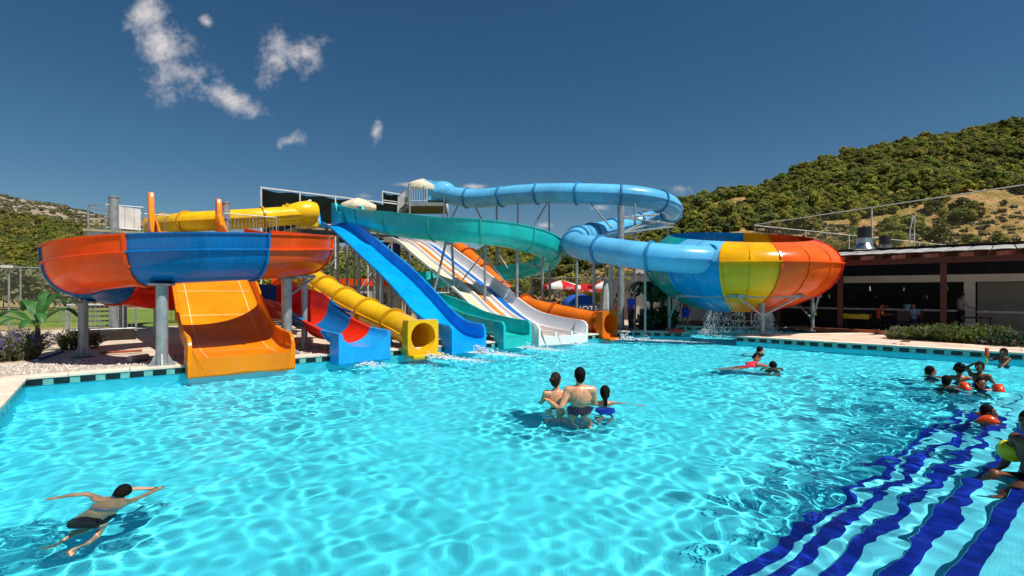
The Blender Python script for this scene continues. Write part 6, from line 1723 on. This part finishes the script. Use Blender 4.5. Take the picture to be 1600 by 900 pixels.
    # clothes
    for c in clothes:
        kind, mat = c[0], c[1]; cm = MB(); g = .013*k
        if kind in ('trunks', 'trousers', 'shorts'):
            hips(cm, g)
            for q in 'LR':
                f_ = {'trunks': .42, 'shorts': .8, 'trousers': 1.}[kind]; e_ = J['hip'+q].lerp(J['kn'+q], f_); cap_(cm, J['hip'+q], e_, .083*s+g, (.083-.029*f_)*s+g*1.6)
                if kind == 'trousers': cap_(cm, J['kn'+q], J['an'+q]+up*.03*k, .056*s+g*1.4, .046*s+g)
        if kind in ('shirt', 'vest', 'swimsuit'):
            torso(cm, g); 
            if kind != 'vest': hips(cm, g*.9)
            if kind == 'shirt':
                for q in 'LR': sg = -1 if q == 'L' else 1; cap_(cm, J['chest']+up*.11*k+rt*sg*.06*k, J['sh'+q], .07*s+g, .062*s+g); cap_(cm, J['sh'+q], J['sh'+q].lerp(J['el'+q], .62), .058*s+g, .047*s+g*1.3)
        if kind == 'bikini_top': cm.ball(J['chest']-up*.03*k, 1, 18, 8, (.157*s+.005*k, .112*s+.006*k, .022*k), B)
        if kind == 'bikini': hips(cm, .006*k)
        if kind == 'band':
            q = c[2]; a_ = J['sh'+q].lerp(J['el'+q], .30); b_ = J['sh'+q].lerp(J['el'+q], 1.0)
            d = (b_-a_); nseg = 18; vs = []; t_ = d.normalized(); sd_ = t_.cross(Vector((0, 0, 1)) if abs(t_.z) < .9 else Vector((0, 1, 0))).normalized(); u2 = sd_.cross(t_)
            R_ = c[3] if len(c) > 3 else .115
            for f_, rr_ in ((0, .055), (.04, R_*.72), (.22, R_), (.5, R_*1.04), (.78, R_), (.96, R_*.72), (1, .055)):
                for w_ in range(nseg): th = 2*PI*w_/nseg; vs.append(a_+d*f_+(sd_*math.cos(th)+u2*math.sin(th))*rr_*k*(1+.10*abs(math.cos(th*2))))
            cm.add(vs, [(i*nseg+w_, i*nseg+(w_+1) % nseg, (i+1)*nseg+(w_+1) % nseg, (i+1)*nseg+w_) for i in range(6) for w_ in range(nseg)]); cm.build('armband', mat, o, smooth=True); continue
        if kind == 'cap':
            cm.ball(hp_(0, -.012, .06), h, 18, 10, (.09, .105, .078), Hm); cm.ball(hp_(0, .11, .055), h, 12, 6, (.07, .075, .010), Hm)
        remesh(cm, {'bikini_top': 'bikini_top', 'bikini': 'bikini_bottom', 'cap': 'cap', 'band': 'armband'}.get(kind, kind), mat, o, max(vox, .012 if kind.startswith('bik') else .016), 3 if kind != 'bikini_top' else 1)
    return o
W = -DEPTH
# --- three bathers standing together
person((1.20, 9.04, .635-1.75), .06, 'man with short black hair and bare back standing waist deep, middle of three', dict(shL=(-.185, 0, 1.40), shR=(.185, 0, 1.40), elL=(-.31, -.10, 1.13), wrL=(-.45, .10, 1.22), elR=(.25, .06, 1.12), wrR=(.20, .28, 1.0)), skin='skin', style='short', clothes=(('trunks', 'cl_navy'),), vox=.012, fat=1.16)
person((.80, 9.25, .515-1.75*.95), .12, 'woman with brown hair in a bun standing left of the bare-backed man', dict(elL=(-.25, .08, 1.15), wrL=(-.12, .28, 1.18), elR=(.22, .12, 1.15), wrR=(.1, .3, 1.15)), k=.95, hk=1.0, skin='skin', hair='hair_brown', style='bun', clothes=(('bikini_top', 'cl_black'), ('bikini', 'cl_black')), yaw=-.55, vox=.012, fat=.9)
person((1.66, 9.14, .285-1.75*.80), -.1, 'girl with a black ponytail standing right of the bare-backed man', dict(elL=(-.30, .08, 1.28), wrL=(-.36, .25, 1.22), elR=(.36, .05, 1.34), wrR=(.60, .02, 1.35)), k=.80, hk=1.12, skin='skin', style='pony', clothes=(('bikini_top', 'cl_black'), ('trunks', 'cl_blue')), vox=.012, fat=.95)
# --- swimming woman near the camera
sw = dict(pelvis=(-.15, -.06, -.58), belly=(-.11, -.02, -.44), chest=(-.05, .02, -.27), neck=(.0, .06, -.08), head=(.02, .12, .05), shL=(-.19, .02, -.14), shR=(.15, .06, -.14),
          elL=(-.38, .10, -.02), wrL=(-.58, .02, -.005), elR=(.34, .32, .03), wrR=(.09, .22, .09), hipL=(-.23, -.06, -.62), hipR=(-.07, -.06, -.63), knL=(-.34, .06, -.90), knR=(-.10, .06, -.92), anL=(-.40, -.22, -1.10), anR=(-.16, -.24, -1.10), toL=(-.44, -.36, -1.12), toR=(-.18, -.38, -1.12))
person((-3.92, 5.02, -.085), 0, 'woman with wet black hair swimming away in the near left water, hand at her head', sw, skin='skin', style='tied', clothes=(('bikini_top', 'cl_purple'), ('bikini', 'cl_black')), vox=.010, k=.74, fat=1.0, pitch=-.1, curl=.35)
# --- pair hugging and a far swimmer
fl = Matrix.Rotation(R(62), 3, 'Y')
person((6.55, 13.75, -.92), .3, 'child in a red swimsuit floating and hugging the dark-haired bather', dict(pelvis=(-.42, 0, .88), belly=(-.28, .02, .95), chest=(-.14, 0, 1.02), neck=(.0, 0, 1.14), head=(.05, .02, 1.26), shL=(-.13, .14, 1.09), shR=(-.08, -.14, 1.09), elL=(.10, .2, 1.05), wrL=(.28, .16, 1.06), elR=(.14, -.2, 1.06), wrR=(.33, -.15, 1.06),
       hipL=(-.5, .08, .86), hipR=(-.5, -.08, .86), knL=(-.8, .1, .84), knR=(-.82, -.1, .82), anL=(-1.12, .1, .88), anR=(-1.1, -.1, .88), toL=(-1.25, .1, .9), toR=(-1.24, -.1, .9)), k=.9, skin='skin_tan', style='short', clothes=(('swimsuit', 'cl_red'),), vox=.016, yaw=-.8)
person((6.92, 13.6, .12-1.75*.9), -.3, 'dark-haired bather up to the neck beside the child in red', k=.9, skin='skin_tan', style='short', clothes=(('trunks', 'cl_black'),), vox=.016, yaw=.6)
person((8.25, 17.05, .10-1.62), -PI/2, 'lone swimmer with black hair near the paved promontory', dict(elL=(-.36, .2, 1.38), wrL=(-.5, .35, 1.44), elR=(.3, -.25, 1.42), wrR=(.36, -.52, 1.50)), k=.95, skin='skin', style='short', clothes=(('trunks', 'cl_black'),), vox=.018)
# --- children at the right
person((10.2, 12.5, .145-1.75*.85), -PI/2-.3, 'boy with short black hair looking right, farthest left of the children', dict(elL=(-.38, .05, 1.26), wrL=(-.52, .2, 1.3), elR=(.36, .05, 1.24), wrR=(.5, .22, 1.26)), k=.85, hk=1.1, skin='skin_tan', style='short', vox=.014, clothes=(('trunks', 'cl_navy'),), face=True)
person((9.12, 10.75, .20-1.75*.68), -1.0, 'boy leaning towards the girl with orange armbands, seen from behind', dict(elL=(-.26, .22, 1.34), wrL=(-.1, .44, 1.36), elR=(.34, .18, 1.32), wrR=(.46, .42, 1.34)), k=.68, hk=1.22, skin='skin_tan', style='short', vox=.013, clothes=(('trunks', 'cl_black'),))
person((10.1, 11.55, .32-1.75*.72), -.5, 'child with thick black hair, back turned, behind the armband girl', dict(elR=(.33, .1, 1.30), wrR=(.46, .26, 1.28)), k=.72, hk=1.25, skin='skin_tan', style='curly', vox=.013, clothes=(('trunks', 'cl_navy'),))
person((10.28, 11.25, .42-1.75*.72), 2.2, 'boy lifting one arm across his head among the children', dict(elR=(.22, .16, 1.62), wrR=(.05, .2, 1.74), elL=(-.3, .02, 1.16), wrL=(-.3, .22, 1.0)), k=.72, hk=1.15, skin='skin_dark', style='short', vox=.013, clothes=(('trunks', 'cl_blue'),), face=True)
person((9.58, 10.46, .205-1.75*.62), 2.75, 'girl with long black hair and orange armbands facing the camera', dict(elL=(-.48, .04, 1.38), wrL=(-.62, .2, 1.36), elR=(.48, .04, 1.38), wrR=(.62, .2, 1.36)), k=.62, hk=1.3, skin='skin_tan', style='long', vox=.012, clothes=(('swimsuit', 'cl_navy'), ('band', 'vinyl_orange', 'L', .215), ('band', 'vinyl_orange', 'R', .215)), face=True)
kid_o = person((13.35, 13.9, .42-1.75*.68), PI/2+.15, 'boy facing left at the pool rim holding an orange and yellow toy', dict(elL=(-.2, .28, 1.22), wrL=(-.12, .5, 1.12), elR=(.2, .28, 1.34), wrR=(.1, .52, 1.48)), k=.68, hk=1.22, skin='skin_dark', style='short', vox=.014, clothes=(('trunks', 'cl_black'),), face=True, curl=1.2)
tp = wmat(kid_o) @ (Vector((.09, .58, 1.40))*.68*1.17)
to_ = empty('water_toy', tp, 'orange and yellow toy water gun held up by the boy at the rim', 'toy')
mb = MB(); mb.tube(tp+Vector((0, 0, -.22)), tp+Vector((0, 0, .12)), .016, n=8); mb.build('handle', 'yellow_fib', to_, auto=40); mb = MB(); mb.tube(tp+Vector((0, 0, .10)), tp+Vector((.01, 0, .26)), .05, .04, n=12); mb.ball(tp+Vector((.01, 0, .27)), .045, 10, 7); mb.build('head', 'vinyl_orange', to_, auto=40); mb = MB(); mb.tube(tp+Vector((0, 0, -.25)), tp+Vector((0, 0, -.18)), .03, n=10); mb.build('grip', 'vinyl_orange', to_, auto=40)
person((7.5, 8.08, .17-1.75*.58), -2.3, 'small child with two orange armbands alone in the water', dict(elL=(-.50, .02, 1.36), wrL=(-.64, .18, 1.34), elR=(.50, .02, 1.36), wrR=(.64, .18, 1.34)), k=.58, hk=1.35, skin='skin_dark', style='short', vox=.011, clothes=(('trunks', 'cl_navy'), ('band', 'vinyl_orange', 'L', .215), ('band', 'vinyl_orange', 'R', .215)), face=True)
person((5.78, 5.62, -.18), PI/2+.25, 'child sitting on the pool steps at the right edge wearing yellow armbands', dict(pelvis=(0, 0, .14), belly=(0, .03, .28), chest=(0, .05, .46), neck=(0, .08, .64), head=(0, .12, .78), shL=(-.15, .06, .58), shR=(.15, .06, .58), elL=(-.22, .26, .40), wrL=(-.20, .48, .30), elR=(.24, .02, .36), wrR=(.28, .12, .14),
       hipL=(-.09, .04, .12), hipR=(.09, .04, .12), knL=(-.12, .42, .22), knR=(.12, .40, .26), anL=(-.12, .74, -.02), anR=(.14, .56, -.08), toL=(-.12, .88, .02), toR=(.14, .7, -.08)), k=.95, hk=.98, skin='skin_dark', style='short', vox=.011, clothes=(('trunks', 'cl_black'), ('band', 'vinyl_yellow', 'L', .10), ('band', 'vinyl_yellow', 'R', .10)), face=True, curl=.2)
# --- people on the deck, by the bar and on the tower
p = at(986, 0, 23.9); person((p.x, p.y, .172), 2.0, 'man in a bright blue shirt and dark trousers by the orange tube exit', dict(elL=(-.34, -.02, 1.16), wrL=(-.2, .12, 1.0)), skin='skin_tan', style='short', clothes=(('shirt', 'cl_blue'), ('trousers', 'cl_black')), vox=.02)
p = at(965, 0, 25.0); person((p.x, p.y, .172), -.9, 'bare-chested person with black hair left of the man in blue', skin='skin_tan', style='short', clothes=(('shorts', 'cl_orange'),), vox=.02)
p = at(1071, 0, 25.4); person((p.x, p.y, .172), 2.6, 'bare-chested person in blue shorts in the shade of the bowl', skin='skin_tan', style='short', clothes=(('shorts', 'cl_blue'),), vox=.02)
SIT = dict(pelvis=(0, 0, .52), belly=(0, .02, .66), chest=(0, .03, .84), neck=(0, .05, 1.02), head=(0, .08, 1.16), shL=(-.17, .04, .96), shR=(.17, .04, .96), elL=(-.24, .16, .74), elR=(.24, .16, .74), wrL=(-.16, .38, .78), wrR=(.16, .38, .78), hipL=(-.09, .02, .5), hipR=(.09, .02, .5), knL=(-.12, .44, .52), knR=(.12, .44, .52), anL=(-.12, .42, .1), anR=(.12, .42, .1), toL=(-.12, .56, .04), toR=(.12, .56, .04))
q = gp(2.5, 1.35, .2); person(q, GA+2.9, 'seated person in a pale blue shirt at the dark bar table', SIT, skin='skin_tan', clothes=(('shirt', 'cl_pale'), ('trousers', 'cl_navy')), vox=.02)
q = gp(1.25, 1.15, .2); person(q, GA-1.4, 'seated person in an orange top left of the one in pale blue', SIT, skin='skin_tan', clothes=(('shirt', 'cl_orange'), ('trousers', 'cl_black')), vox=.02)
q = gp(4.0, 1.9, .2); person(q, GA-1.2, 'man in a grey shirt and black cap walking past the bar counter', dict(elR=(.24, .14, 1.14), wrR=(.16, .36, 1.1)), skin='skin_tan', clothes=(('shirt', 'cl_grey'), ('trousers', 'cl_black'), ('cap', 'cl_black')), vox=.02)
q = gp(-1.55, 2.2, .2); person(q, GA+2.2, 'person in a bright yellow vest seated beyond the bowl legs', SIT, skin='skin_tan', clothes=(('shirt', 'cl_yellow'), ('trousers', 'cl_black')), vox=.02)
q = M0+bs*-.2+BD*.9; person((q.x, q.y, 5.43), 2.4, 'attendant with a white cap standing at the top of the blue chute', skin='skin_tan', clothes=(('shirt', 'cl_navy'), ('trousers', 'cl_black'), ('cap', 'cl_white')), vox=.024)
for o in RECEIVERS: o.cycles.is_caustics_receiver = True
for o in list(COL.objects):
    if o.type == 'MESH' and o.parent and o.parent.name.split('.')[0] in ('wide_slide', 'straight_slide', 'spiral_slide', 'tube_slide', 'racing_slide', 'bowl_slide', 'pool_rim') and o.name.startswith(('exit', 'tile', 'grout')):
        o.cycles.is_caustics_receiver = True
